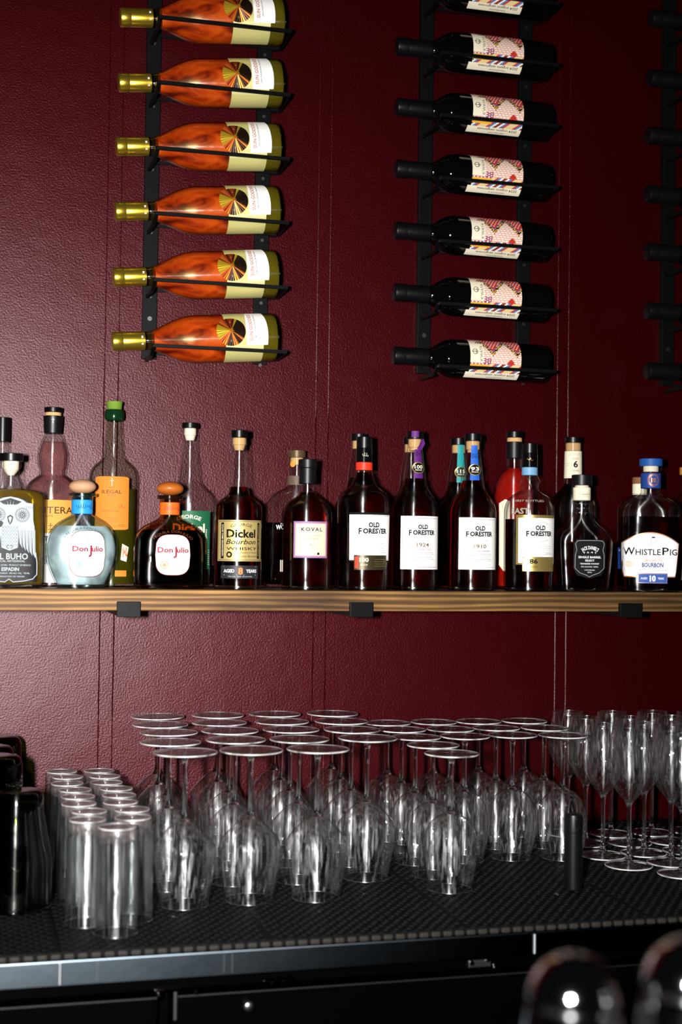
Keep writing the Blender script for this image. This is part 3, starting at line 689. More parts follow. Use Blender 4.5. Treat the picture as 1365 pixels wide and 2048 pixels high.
def DJlabel(b, x0, x1, y0, y1, accent, kind, pale):
    s, hwl, z0, z1 = b.label(x0, x1, y0, y1, flat=True); k = b.k; zc = (z0+z1)/2; hh = (z1-z0)/2
    ss = lambda u, f=1.0: hh*f*(max(0, 1-abs(u/(hwl*f))**3.2))**(1/3.2)
    red_ = pm('maroon_edge', '7c1e2c', .5)
    s.area(-hwl, hwl, lambda u: zc-ss(u), lambda u: zc+ss(u), red_, .0010, 40); s.area(-hwl*.975, hwl*.975, lambda u: zc-ss(u, .975), lambda u: zc+ss(u, .975), M_WPAPER, .0013, 40)
    lab = s.build('label', b.root); s = Sheet(b.W(flat=True, x0=((x0+x1)/2-b.cx)*k)); dr = pm('dark_red_ink', '8d1f33', .5); z = b.z; cy = (y0+y1)/2
    s.text('Don', -15.5*k, z(cy-10), 10.5*k, dr, .0018, w=31*k, bold=.035); s.text('J', 4.5*k, z(cy-8), 17*k, dr, .0018, bold=.035); s.text('ulio', 19.5*k, z(cy-10), 10.5*k, dr, .0018, w=24*k, bold=.035)
    s.text('\u2020', 0, z(cy-32), 8*k, M_GOLDL, .0018); s.text('1', -12*k, z(cy-28), 4*k, M_GOLDL, .0018); s.text('9', 12*k, z(cy-28), 4*k, M_GOLDL, .0018)
    s.scribble(-13*k, z(cy+3), 22*k, 6*k, M_GREYINK, .5*k, .0018, k=3, seed=5); s.scribble(20*k, z(cy+9), 14*k, 3*k, M_GREYINK, .3*k, .0018, k=5, seed=8)
    s.disc(-17*k, z(cy+20), 8*k, accent, .0016); s.disc(-17*k, z(cy+20), 6.2*k, pale, .0018); s.disc(-17*k, z(cy+20), 3.5*k, accent, .0020)
    s.text('TEQUILA', 8*k, z(cy+15), 2.8*k, M_GREYINK, .0018, w=20*k); s.text(kind, 15*k, z(cy+21.5), 5.2*k, accent, .0018, w=36*k)
    s.line([(-18*k, z(cy+28)), (20*k, z(cy+28))], .5*k, M_GREYINK, .0018); s.build('lettering', lab)
DJlabel(b, 136, 211, 1061, 1153, pm('blue_ink', '7fb2d8', .5), 'BLANCO', M_WPAPER)
s = Sheet(b.W(flat=True, x0=0)); s.text('\u2022 TEQUILA DON JULIO \u2022', 6*k, b.z(1056), 5.0*k, pm('embossed_shadow_glass', '4b6a70', .2, 0, .6), .0010, w=92*k, arc=52*k, bold=.01); s.build('embossing', b.root)
# 5 ilegal mezcal, back
b = PxBottle('mezcal_bottle', 'tall green-tinged mezcal bottle with green cork and orange cross label', 223, BK-.005,
    [(835, 15), (844, 15.5), (875, 17), (911, 20), (920, 25), (928, 34), (938, 43), (950, 47.5), (965, 48.5), (1172, 48.5)],
    fill=978, liquid=thin('green_gold_mezcal', (.45, .42, .04), (.05, .05, .004), ior=1.36, scatter=(.25, .24, .015, .15)),
    glass=thin('green_tinged_glass', (.88, .90, .84), (.10, .12, .07), boost=1.4, haze=.03, ripple=.0018)); k = b.k
b.ring('cork', 803, 820, 14.5, pm('green_cork', '66862a', .7, bump=(300, .5, .001)), hw2=16.4)
turned('glass_collar', [(15*k, b.z(842)), (18.5*k, b.z(840)), (20*k, b.z(834)), (19.5*k, b.z(826)), (18*k, b.z(820)), (14*k, b.z(818.5)), (0, b.z(818.5))], pm('dark_green_glass', '0a2a14', .12, 0, .6), b.root)
s, hwl, z0, z1 = b.label(189, 254, 955, 1060); z = b.z; og = pm('amber_label', 'd07a2a', .7)
zm, hm = (z0+z1)/2, (z1-z0)/2; s.area(-hwl, hwl, lambda u: zm-hm*(1-abs(u/hwl)**9*.05), lambda u: zm+hm*(1-abs(u/hwl)**9*.05), og, .0005, 30)
lab = s.build('label', b.root); s, *_ = b.label(189, 254, 955, 1060); br = pm('dark_brown_ink', '3a2412', .5)
s.line([(0, z(958)), (0, z(974))], .9*k, M_WINK, .001); s.line([(-3*k, z(963)), (3*k, z(963))], .9*k, M_WINK, .001)
s.text('ILEGAL', 0, z(985), 7*k, br, w=39*k, bold=.004); s.text('MEZCAL', 0, z(977), 2*k, br, w=13*k); s.text('REPOSADO', 0, z(992), 2*k, br, w=16*k)
s.scribble(-3*k, z(1023), 34*k, 6*k, br, .4*k, k=9, seed=11); s.scribble(18*k, z(1014), 14*k, 9*k, pm('red_ink', 'c23a22', .5), .6*k, k=2, seed=12)
lines(s, -12*k, 12*k, z(1036), 3, 4*k, br, .5*k); lines(s, -28*k, -14*k, z(1050), 2, 3*k, br, .6*k); lines(s, 14*k, 28*k, z(1050), 2, 3*k, br, .6*k); s.build('lettering', lab)
s = Sheet(b.W(b.ang(248, 48.5), 48.5*k)); s.poly([(-9*k, z(1119)), (-6*k, z(1087)), (9*k, z(1094)), (4*k, z(1123))], M_CREAM, .0006); s.scribble(0, z(1105), 11*k, 22*k, pm('red_ink'
, 'c23a22'), .8*k, k=6, seed=2); s.build('red_stamp', b.root)
s = Sheet(b.W(b.ang(243, 48.5), 48.5*k)); s.rect(-14*k, 10*k, z(1152), z(1140), og, .0006); s.build('strip_label', b.root)
# 6 reposado
b = PxBottle('reposado_tequila_bottle', 'squat dark brown tequila bottle with orange-brown ball stopper and orange band', 337.5, FR-.006,
    turn=0.19, prof=[(992, 24), (996, 24), (1000, 19.4), (1032, 19.4), (1037, 23, .95), (1043, 34, .8, 2.3), (1052, 50, .68, 2.8), (1064, 62, .60, 3.2), (1080, 68.5, .56, 3.6), (1150, 70, .56, 3.8), (1168, 69, .56, 3.8), (1177, 66, .54, 3.8)],
    fill=1060, liquid=solid('brown_reposado', (.30, .045, .008), 1.36), glass=thin('brown_tint_glass', (.75, .45, .25), (.05, .012, .003), boost=1.4, haze=.02, ripple=.0015))
k = b.k; ball(b, 977, 14, 27, pm('orange_wood', 'a8591c', .4, 0, .4, bump=(90, .3, .001)))
b.ring('lip', 991, 998.5, 25.5, pm('brown_glass_lip', '1a0a06', .1)); b.ring('neck_band', 1005, 1030, 20.2, pm('orange_band', 'd9601c', .45))
s = Sheet(b.W(0, 20*k)); s.scribble(0, b.z(1018), 34*k, 12*k, pm('dark_red_ink', '8d1f33'), .6*k, .0012, k=8, seed=3); s.build('signature', b.root)
DJlabel(b, 309.7, 380.3, 1069, 1150, pm('copper_ink', 'c98a62', .5), 'REPOSADO', pm('pale_copper', 'e6c9b4', .5))
s = Sheet(b.W(flat=True, x0=0)); s.text('TEQUILA DON JULIO', 7*k, b.z(1063), 5.0*k, pm('embossed_brown_glass', '5a2a12', .15, 0, .8), .0010, w=88*k, arc=60*k, bold=.01); s.build('embossing', b.root)
# 7 dickel rye, back
b = PxBottle('rye_whiskey_bottle', 'tall clear nearly empty whiskey bottle with green label and black-topped cork', 376, BK-.004,
    [(858, 14.6), (868, 15.2), (871, 14.4), (885, 14.6), (920, 18), (955, 22), (965, 24), (976, 33), (987, 45), (998, 51), (1012, 52.5), (1172, 52)], fill=1130, liquid=M_WHISKY); k = b.k; z = b.z
b.ring('stopper', 846, 857, 17.2, M_BLACKP); b.ring('cork', 857, 871, 12, M_WHITECORK); b.ring('plug', 871, 881, 8.5, M_WHITECORK, hw2=11)
gr = pm('green_label', '1d5a3c', .5); s, hwl, z0, z1 = b.label(335, 417.4, 1022.6, 1137); s.rect(-hwl, hwl, z0, z1, gr, .0005, 36); lab = s.build('label', b.root)
s, *_ = b.label(335, 417.4, 1022.6, 1137); s.text('GEORGE', 0, z(1034), 7.5*k, M_CREAM, w=50*k, arc=60*k, bold=.02); s.text('Dickel', 0, z(1056), 17*k, M_CREAM, w=66*k, bold=.03)
s.text('SMOOTH SIPPIN\'', 37*k, z(1083), 4*k, M_CREAM, w=50*k, rot=pi/2, bold=.01); s.text('RYE WHISKY', -6*k, z(1078), 8*k, M_CREAM, w=56*k); lines(s, 42*k, 47*k, z(1100), 8, 4*k, M_CREAM, .7*k); s.build('lettering', lab)
# 8 dickel bourbon
b = PxBottle('bourbon_bottle', 'bourbon bottle with gold label over a black age band, beside the brown tequila', 475, FR,
    [(876, 15.6), (888, 16.2), (891, 15), (905, 16), (940, 18.5), (974, 20), (988, 23), (996, 31), (1004, 42), (1012, 47), (1022, 48), (1172, 48), (1177, 47)], fill=974, liquid=M_WHISKY); k = b.k; z = b.z
b.ring('stopper', 861, 875.8, 17.2, M_BLACKP); b.ring('cork', 876, 890, 13.5, M_CORK); b.ring('plug', 890, 901, 9, M_CORK, hw2=12)
gl = pm('satin_gold_label', 'b8a468', .42, .35); s, hwl, z0, z1 = b.label(436, 520.5, 1041, 1122); s.rect(-hwl, hwl, z0, z1, gl, .0005, 36); s.frame(-hwl+2*k, hwl-2*k, z0+2*k, z1-2*k, .8*k, M_INK); lab = s.build('label', b.root)
s, *_ = b.label(436, 520.5, 1041, 1122); s.text('GEORGE', 0, z(1049.5), 6*k, M_INK, w=44*k, arc=60*k); s.text('Dickel', 0, z(1067), 16*k, M_INK, w=60*k, bold=.03); s.text('Bourbon', 0, z(1083.5), 10*k, M_INK, w=62*k, shear=.3, bold=.01)
s.text('WHISKY', 2*k, z(1097), 6*k, M_INK, w=64*k, bold=.01); s.text('HANDCRAFTED SMALL BATCH', -39*k, z(1081), 3*k, M_CREAM, w=62*k, rot=pi/2, bold=.01)
s.rect(-43*k, -36*k, z(1117), z(1046), M_INK, .0007, 1, 4); s.rect(36*k, 43*k, z(1117), z(1046), M_INK, .0007, 1, 4); s.text('HANDCRAFTED SMALL BATCH', 39.5*k, z(1081), 3*k, gl, w=62*k, rot=-pi/2, bold=.01)
s.disc(-24*k, z(1109), 6*k, M_INK, .0007); s.disc(-24*k, z(1109), 3*k, gl, .0009); s.text('TENNESSEE DISTILLING', 12*k, z(1105), 2.6*k, M_INK, w=42*k); s.text('Quality Bourbon', 14*k, z(1112), 4*k, M_INK, w=44*k, shear=.3); s.build('lettering', lab)
s, hwl, z0, z1 = b.label(443, 515, 1130.5, 1156); s.rect(-hwl, hwl, z0, z1, pm('charcoal_band', '26262a', .45), .0006, 30); lab = s.build('age_band', b.root)
s, *_ = b.label(443, 515, 1130.5, 1156); s.text('AGED', -23*k, z(1141), 6.5*k, M_WINK, .001, w=22*k, bold=.02); s.text('8', 0, z(1141), 13*k, pm('orange_ink', 'e07a3a', .5), .001, bold=.04); s.text('YEARS', 23*k, z(1141), 6.5*k, M_WINK, .001, w=24*k, bold=.02)
s.line([(-34*k, z(1133)), (34*k, z(1133))], .5*k, M_WINK, .001); s.text('750 ML 45% ALC/VOL', 0, z(1152), 2.4*k, M_SILVER, .001, w=50*k); s.line([(-34*k, z(1149)), (-6*k, z(1149))], .4*k, M_WINK, .001); s.line([(6*k, z(1149)), (34*k, z(1149))], .4*k, M_WINK, .001); s.build('lettering', lab)
# 9 wide shouldered bourbon behind
b = PxBottle('wide_bourbon_bottle', 'broad-shouldered bottle with brown cap standing behind the small-batch rye', 591, BK-.004,
    [(916, 17), (952, 17), (971, 18), (976, 24, .9), (984, 39, .75), (994, 52, .68), (1006, 60, .64), (1022, 64, .62), (1160, 65, .62), (1173, 62, .6)], fill=1046, liquid=M_WHISKY); k = b.k; z = b.z
b.ring('stopper', 901, 915.5, 17.5, pm('dark_bronze_cap', '57462f', .4, .3)); b.ring('cork', 915.6, 930, 13, M_CORK); s = Sheet(b.W(-.5, 17*k)); s.disc(0, z(929), 6*k, pm('amber_sticker', 'c98a3a', .5), .0006); s.build('neck_sticker', b.root)
b.ring('neck_ring', 952, 971, 19, pm('taupe_band', '5c4b3c', .5))
s = Sheet(b.W(flat=True, x0=-30*k)); s.text('WO', -1*k, z(1055), 9*k, M_WINK, .001, w=17*k, bold=.02); s.text('the', 2*k, z(1048), 3*k, M_WINK, .001); s.rect(0, 10*k, z(1143), z(1120), M_CREAM, .0008); s.build('printed_lettering', b.root)
# 10 koval
b = PxBottle('rye_bottle', 'small-batch rye bottle with black sleeve and cream label framed in mauve', 613, FR-.004,
    [(967, 16.5), (984, 17), (990, 19), (996, 27), (1004, 38), (1012, 45.5), (1022, 49.5), (1034, 51), (1172, 51), (1178, 50)], fill=985, liquid=M_WHISKY); k = b.k; z = b.z
b.ring('stopper', 919, 936, 19, M_BLACKS); b.ring('neck_sleeve', 936, 968, 17.4, M_BLACKS)
pur = pm('mauve_border', '8a6a94', .5); s, hwl, z0, z1 = b.label(587.3, 652.5, 1043.5, 1115.5); s.rect(-hwl, hwl, z0, z1, pur, .0005, 30); s.rect(-hwl+3*k, hwl-3*k, z0+3*k, z1-3*k, pm('rose_border', 'd4788c', .5), .0007, 30)
s.rect(-hwl+4.5*k, hwl-4.5*k, z0+4.5*k, z1-4.5*k, pm('khaki_paper', 'cfc8ac', .5), .0009, 30); lab = s.build('label', b.root); s, *_ = b.label(587.3, 652.5, 1043.5, 1115.5)
s.text('KOVAL', 1*k, z(1059), 7.6*k, M_INK, .0013, w=42*k, bold=.02, space=1.3); s.text('SINGLE BARREL', 1*k, z(1071), 2.6*k, M_GREYINK, .0013, w=36*k); s.text('WHISKEY', 1*k, z(1077.5), 4*k, M_GREYINK, .0013, w=28*k)
s.text('Rye', 1*k, z(1089), 4.5*k, M_GREYINK, .0013, shear=.4); s.line([(-12*k, z(1100)), (20*k, z(1100))], .6*k, M_GREYINK, .0013); s.disc(14*k, z(1107), 2.6*k, M_INK, .0013); s.line([(-20*k, z(1107)), (8*k, z(1107))], .6*k, M_GREYINK, .0013); s.build('lettering', lab)
# 11 back bottle
def OFback(name, lab, cx, top, dx=0, strap=None, capm=None):
    b = PxBottle(name, lab, cx, BK-.004, [(top+14, 14.4), (top+24, 15), (top+27, 14.4), (top+40, 16), (top+80, 22), (top+95, 23), (top+110, 27), (top+122, 36), (top+134, 44), (top+150, 46.5), (1172, 46)], fill=top+88, liquid=M_WHISKY)
    b.ring('stopper', top, top+14, 16.5, capm or M_BLACKP); b.ring('cork', top+14, top+30, 13, M_CORK); return b
OFback('back_row_bourbon_bottle', 'bottle with black cap and clear neck half hidden behind the red-banded bourbon', 715, 868)
def OFfront(name, lab, cx, top, x0, x1, y0, y1, strapcol, med, year, sub, subcol, edge, xoff=0):
    b = PxBottle(name, lab, cx, FR, [(top+15.5, 15), (top+26, 15.6), (top+29, 15), (top+50, 17.5), (top+93, 23), (top+106, 25), (top+118, 30), (top+130, 39), (top+144, 45.5), (top+158, 48), (1168, 48.3), (1178, 47)], fill=top+94, liquid=M_WHISKY)
    k = b.k; z = b.z; b.ring('stopper', top, top+15, 17.2, M_BLACKP); b.ring('cork', top+15.2, top+32, 13.5, M_CORK); b.ring('plug', top+32, top+38, 11, M_CORK)
    sm = pm('%s_strap' % strapcol[0], strapcol[1], .5)
    s = Sheet(b.W(strapcol[2], 18*k)); 
    s.area(-7*k, 8*k, lambda u: z(top+94), lambda u: z(top+strapcol[3]), sm, .0008, 6, 14); st = s.build('tax_strip', b.root); s = Sheet(b.W(strapcol[2], 19*k))
    s.scribble(0, z(top+46), 12*k, 12*k, M_INK, .5*k, .001, k=5, seed=len(name)); s.build('strip_lettering', st)
    s = Sheet(b.W(strapcol[2], 19*k)); yc = z(top+73); s.disc(1*k, yc, 11.5*k, M_GOLDL, .0012); s.disc(1*k, yc, 10*k, M_INK, .0014); s.text(med, 1*k, yc+2*k, 7*k, M_CREAM, .0018, w=15*k, bold=.02); s.text('PROOF', 1*k, yc-4.5*k, 3*k, M_CREAM, .0018, w=12*k, bold=.01); s.build('proof_medallion', b.root)
    s, hwl, z0, z1 = b.label(x0, x1, y0, y1); s.rect(-hwl, hwl, z0, z1, M_WPAPER, .0005, 36); s.frame(-hwl+4*k, hwl-4*k, z0+4*k, z1-4*k, .7*k, edge); lab_ = s.build('label', b.root)
    s, *_ = b.label(x0, x1, y0, y1); OFtext(s, k, 0, z(y0+21), None, year, sub, subcol, pm('bronze_ink', '7a5a3c', .4, .3)); lines(s, -28*k, 28*k, z(y0+72), 5, 3.3*k, M_GREYINK, .8*k)
    s.text('750mL', -20*k, z(y1-9.5), 3.2*k, M_GREYINK, w=9*k); s.text('50% ALC/VOL', 1*k, z(y1-9.5), 3.2*k, M_GREYINK, w=20*k); s.text('KY', 22*k, z(y1-9.5), 3.2*k, M_GREYINK); s.build('lettering', lab_); return b
# 12 bourbon with red band
b = PxBottle('screw_cap_bourbon_bottle', 'large bourbon bottle with black screw cap, red neck band and white label', 726, FR-.008,
    [(935, 16), (946, 17.5), (956, 20.5), (964, 23.5), (970, 26), (978, 36), (988, 47), (1000, 53), (1014, 54.5), (1060, 54), (1168, 52), (1178, 51)], fill=945, liquid=M_WHISKY); k = b.k; z = b.z
b.ring('screw_cap', 874, 897, 16, M_BLACKP); b.ring('cap_skirt', 896, 925.5, 16.6, pm('gloss_black', '070708', .15)); b.ring('neck_band', 925, 941, 17, pm('red_band', 'd8341f', .45))
s = Sheet(b.W(0, 17*k)); s.scribble(2*k, z(911), 12*k, 10*k, M_CREAM, .5*k, .0010, k=3, seed=21); s.text('BOTTLED BOURBON', 0, z(933), 3*k, pm('dark_red_ink', '8d1f33'), .0008, w=27*k); s.build('cap_lettering', b.root)
s, hwl, z0, z1 = b.label(699, 776.5, 1026, 1124); s.rect(-hwl, hwl, z0, z1, M_INK, .0005, 36); s.rect(-hwl, hwl, z(1120), z(1030.5), M_WPAPER, .0007, 36); s.frame(-hwl+1.5*k, hwl-1.5*k, z(1118), z(1032), .8*k, pm('orange_red_line', 'd9603e', .5), .0009); lab = s.build('label', b.root)
s, *_ = b.label(699, 776.5, 1026, 1124); OFtext(s, k*1.09, 3*k, z(1050), None); lines(s, -32*k, 32*k, z(1087), 5, 4.6*k, M_GREYINK, .6*k); s.scribble(22*k, z(1104), 22*k, 6*k, M_GREYINK, .5*k, k=4, seed=4); s.build('lettering', lab)
s, hwl, z0, z1 = b.label(708.5, 771, 1110, 1139); s.rect(-hwl, hwl, z0, z1, pm('black_gold_strip', '3a3322', .35, .4), .0011, 30); s.rect(-hwl+2*k, -hwl+9*k, z0+3*k, z1-3*k, pm('red_band', 'd8341f'), .0013)
s.text('100', -hwl+20*k, z(1119), 8*k, M_CREAM, .0015, w=18*k, bold=.03); s.text('PROOF', -hwl+20*k, z(1129), 3.6*k, M_CREAM, .0015, w=14*k); lines(s, 4*k, hwl-4*k, z(1118), 4, 4.5*k, M_GOLDL, .7*k, .0015); s.build('proof_strip', b.root)
# 13, 14, 15, 16
OFback('back_row_bourbon_bottle', 'bottle almost hidden behind the purple-strapped bourbon', 820, 875)
pl = pm('purple_foil', '561c6c', .5)
b = OFfront('purple_strap_bourbon_bottle', 'bourbon bottle with torn purple strap over its cork and 1924 on white label', 827.5, 863.5, 801.5, 874.4, 1033, 1138, ('purple', '561c6c', .32, 36), '100', '1924', '10-YEAR-OLD', pm('magenta_ink', '8a1a5c', .5), pm('magenta_ink', '8a1a5c', .5))
k = b.k; z = b.z; s = Sheet(lambda u, v, off: (u, -17.6*k*sqrt(max(0, 1-(u/(17.4*k))**2))-off, v)); s.rect(-7.5*k, 7.5*k, z(876), z(863.3), pl, .0006, 6); s.build('cap_strap', b.root)
s = Sheet(lambda u, v, off: (u, -16.5*k-off-.004*sin(u*300), v)); s.poly([(4*k, z(899)), (13*k, z(901)), (20*k, z(888)), (17*k, z(878)), (12*k, z(881)), (9*k, z(890))], pl, .0002); s.build('torn_strap', b.root)
b = OFback('teal_strap_bourbon_bottle', 'bourbon bottle with teal strap and proof medallion, behind the blue-strapped one', 915, 876.5); k = b.k; z = b.z
s = Sheet(b.W(.25, 18*k)); s.area(-7*k, 8*k, lambda u: z(966), lambda u: z(889), pm('teal_strap', '1f8f8f', .5), .0008, 6, 12); st = s.build('tax_strip', b.root)
s = Sheet(b.W(.25, 19*k)); yc = z(945.5); s.disc(0, yc, 11.3*k, M_GOLDL, .0012); s.disc(0, yc, 9.8*k, pm('dark_teal_ink', '0d2a2a', .5), .0014); s.text('115', 0, yc+2*k, 7*k, M_CREAM, .0018, w=15*k, bold=.02); s.text('PROOF', 0, yc-4.5*k, 3*k, M_CREAM, .0018, w=12*k); s.build('proof_medallion', b.root)
OFfront('blue_strap_bourbon_bottle', 'bourbon bottle with bright blue strap on its neck and 1910 on white label', 943.5, 867.5, 918, 989.5, 1036, 1138.5, ('blue', '1f5cb8', .18, 24), '93', '1910', 'OLD FINE WHISKY', pm('blue_text', '2c3f8f', .5), M_GREYINK)
# 17 red bottle behind
b = PxBottle('red_glow_bourbon_bottle', 'tall bourbon bottle glowing red, black sleeve with pale wings, behind the green-gold label', 1027, BK-.010,
    [(884, 15.5), (917, 16), (937, 16), (943, 23), (952, 31), (966, 37), (985, 41), (1010, 43), (1100, 43), (1173, 42)], fill=937, liquid=M_WHISKYLIT); k = b.k; z = b.z
b.ring('stopper', 863.6, 876, 17, M_BLACKP); b.ring('cork', 876, 884.5, 15, M_CORK); b.ring('neck_sleeve', 884, 917, 16.8, M_BLACKS)
s = Sheet(b.W(0, 17*k)); s.poly([(-9*k, z(891)), (-7*k, z(904)), (0, z(912)), (-1*k, z(902))], M_SILVER, .0008); s.poly([(9*k, z(891)), (7*k, z(904)), (0, z(912)), (1*k, z(902))], M_SILVER, .0008); s.build('wing_emblem', b.root)
s = Sheet(b.W(b.ang(1003, 43), 43*k)); s.poly([(-6*k, z(1008)), (8*k, z(1000)), (18*k, z(1004)), (18*k, z(1140)), (6*k, z(1142)), (-5*k, z(1130))], M_CREAM, .0006); s.line([(-2*k, z(1020)), (-2*k, z(1126)), (8*k, z(1136))], .5*k, pm('pink_line', 'c79a9a', .5), .0009); s.build('label', b.root)
# 18 green-gold 86
b = PxBottle('clear_topped_bourbon_bottle', 'half-empty bourbon bottle with embossed shoulder, light blue neck band and gold-edged label', 1058, FR-.012,
    [(948, 15), (953, 16.5), (960, 20.5), (966, 21.5), (973, 19.5), (979, 19), (985, 26), (992, 36), (1000, 43), (1012, 48.5), (1024, 50.4), (1060, 50.4), (1168, 49.5), (1179, 48.5)], fill=1039, liquid=M_WHISKY); k = b.k; z = b.z
b.ring('screw_cap', 887, 907, 15, M_BLACKP); b.ring('cap_skirt', 906, 935, 15.6, pm('gloss_black')) if False else b.ring('cap_skirt', 906, 935, 15.6, MATS['gloss_black'])
b.ring('neck_band', 935, 951, 16, pm('light_blue_band', '6f9cc0', .45)); s = Sheet(b.W(0, 16*k)); s.scribble(0, z(920), 12*k, 12*k, M_GOLDL, .6*k, .0010, k=2, seed=31); s.text('BOTTLED BOURBON', 0, z(943), 4*k, pm('navy_ink', '1d3550', .5), .0008, w=27*k); s.build('cap_lettering', b.root)
s = Sheet(b.W(0, 48*k)); em = pm('embossed_clear_glass', '9a9484', .12, 0, .9); s.text('FIRST BOTTLED', 0, z(1003), 4*k, em, .0006, w=66*k, bold=.02); s.text('EAST', -18*k, z(1023), 11*k, em, .0006, w=36*k, bold=.03); s.build('embossing', b.root)
s, hwl, z0, z1 = b.label(1032.8, 1106.5, 1031, 1129); s.rect(-hwl, hwl, z0, z1, M_GOLDL, .0005, 36); s.rect(-hwl+5*k, hwl, z0+3.5*k, z1-6*k, M_WPAPER, .0007, 36); s.frame(-hwl+7*k, hwl-2*k, z0+6*k, z1-8*k, .5*k, pm('teal_line', '5a9a94', .5), .0009); lab = s.build('label', b.root)
s, *_ = b.label(1032.8, 1106.5, 1031, 1129); OFtext(s, k*1.02, 4*k, z(1056), None); lines(s, -26*k, 32*k, z(1092), 5, 4.2*k, M_GREYINK, .5*k); s.scribble(24*k, z(1107), 22*k, 6*k, M_GREYINK, .5*k, k=4, seed=4); s.build('lettering', lab)
s, hwl, z0, z1 = b.label(1045.5, 1105, 1113.5, 1142); s.rect(-hwl, hwl, z0, z1, M_GOLDL, .0011, 30); s.rect(-hwl+1*k, -hwl+10*k, z0+2*k, z1-2*k, M_WPAPER, .0013); s.text('86', -hwl+22*k, z(1122), 9*k, M_INK, .0015, w=16*k, bold=.03); s.text('PROOF', -hwl+22*k, z(1133), 3.6*k, M_INK, .0015, w=14*k)
lines(s, 0, hwl-4*k, z(1122), 4, 4*k, pm('bronze_ink', '7a5a3c'), .8*k, .0015); s.build('proof_strip', b.root)
# 19 aged 6
b = PxBottle('six_year_bourbon_bottle', 'tall dark bourbon bottle with cream neck label marked 6, behind the faceted bottle', 1145, BK-.006,
    [(887, 16), (900, 16.5), (958, 17.5), (966, 18.5), (978, 26), (990, 38), (1002, 46), (1020, 49.5), (1173, 49)], fill=968, liquid=M_WHISKY); k = b.k; z = b.z
b.ring('stopper', 875, 886.5, 17.5, M_BLACKP); b.ring('cork', 886.5, 902, 15, M_CORK)
s = Sheet(b.W(0, 17*k)); s.area(-25*k, 25*k, lambda u: z(957), lambda u: z(903), M_CREAM, .0006, 18, 6); lab = s.build('neck_label', b.root); s = Sheet(b.W(.12, 17*k)); s.text('6', 3*k, z(929), 13*k, M_INK, .0012, bold=.03); s.text('AGED', 3*k, z(918), 4*k, M_GREYINK, .0012, w=13*k); s.text('YEARS', 3*k, z(942), 4*k, M_GREYINK, .0012, w=16*k)
lines(s, -12*k, 16*k, z(908), 2, 3*k, M_GREYINK, .5*k); lines(s, -20*k, -8*k, z(928), 2, 4*k, M_GREYINK, .5*k); s.build('lettering', lab)
# 20 faceted black label
b = PxBottle('faceted_whiskey_bottle', 'squat faceted whiskey bottle with black shield label and black stopper', 1163, FR-.016,
    turn=0.34, prof=[(970, 15), (976, 17), (1000, 16.5), (1004, 20), (1012, 21.5), (1028, 22.5), (1036, 25), (1046, 31, .9, 2.2), (1056, 42, .75, 2.5), (1064, 52, .66, 3), (1074, 58.5, .62, 3.6), (1084, 60, .62, 4), (1120, 58, .62, 4), (1165, 54, .64, 4), (1181, 53, .64, 4)], fill=1084, liquid=M_WHISKY); k = b.k; z = b.z
b.ring('stopper', 950, 971, 20.5, M_BLACKS); b.ring('cork', 971, 975.5, 14, M_WHITECORK); b.ring('neck_label', 975, 1001, 17.6, M_CREAM)
s = Sheet(b.W(0, 18*k)); s.text('\u2022\u2022\u2022 SELECT', 0, z(989), 3*k, M_INK, .0014, w=26*k); lines(s, -15*k, 15*k, z(994), 1, 3*k, M_GREYINK, .4*k, .0014); s.build('neck_lettering', b.root)
for r_ in range(3):
    for q in range(7):    # cut facets round the neck
        t = (q-3)*.42+(r_ % 2)*.21; zz_ = z(1008+r_*9); a = b.at(zz_)[0]
        f_ = turned('neck_facet', [(0, .0018), (.0035, 0), (0, 0)], M_CLEAR, b.root, 4, smooth=False); f_.location = ((a-.0002)*sin(t), -(a-.0002)*cos(t), zz_); f_.rotation_euler = (pi/2, 0, t)
s, hwl, z0, z1 = b.label(1145.5, 1212.5, 1078, 1156, flat=True); kb = pm('black_label', '101012', .45)
def shl(u): a = abs(u/hwl); return z(1148)-((1-a)**.5)*0+(-(8*k)*(1-a)) if a < .75 else z(1148)-(8*k)*.25+(a-.75)*60*k
s.area(-hwl, hwl, shl, lambda u: z(1079)-(5*k if abs(u/hwl) > .86 else 0), kb, .0008, 40); lab = s.build('label', b.root)
s, *_ = b.label(1145.5, 1212.5, 1078, 1156, flat=True); w_ = M_WINK
s.text('JACK DANIEL\'S', 0, z(1095), 7*k, w_, .0014, w=37*k, arc=30*k, bold=.02); s.text('\u2020 6 4 \u2020', 0, z(1104.5), 3.4*k, w_, .0014, w=28*k); s.text('SINGLE BARREL', 0, z(1114), 4.2*k, w_, .0014, w=47*k, bold=.02); s.text('SELECT', 0, z(1120.5), 3.6*k, w_, .0014, w=19*k, bold=.02)
s.text('TENNESSEE WHISKEY', 0, z(1127), 2.8*k, w_, .0014, w=40*k, bold=.01); s.text('47% ALC/VOL 750ML', 0, z(1133), 2.6*k, w_, .0014, w=36*k); s.text('LYNCHBURG', 0, z(1139.5), 2.4*k, w_, .0014, w=21*k); s.text('TENN', 0, z(1144), 2.2*k, w_, .0014, w=9*k)
s.line([(x*k, z(y)) for x, y in [(-30, 1088), (-26, 1082), (-16, 1081), (16, 1081), (26, 1082), (30, 1088), (27, 1100), (30, 1110), (30, 1136), (20, 1145), (8, 1149), (0, 1153), (-8, 1149), (-20, 1145), (-30, 1136), (-30, 1110), (-27, 1100)]], .7*k, M_SILVER, .0014, True); s.build('lettering', lab)
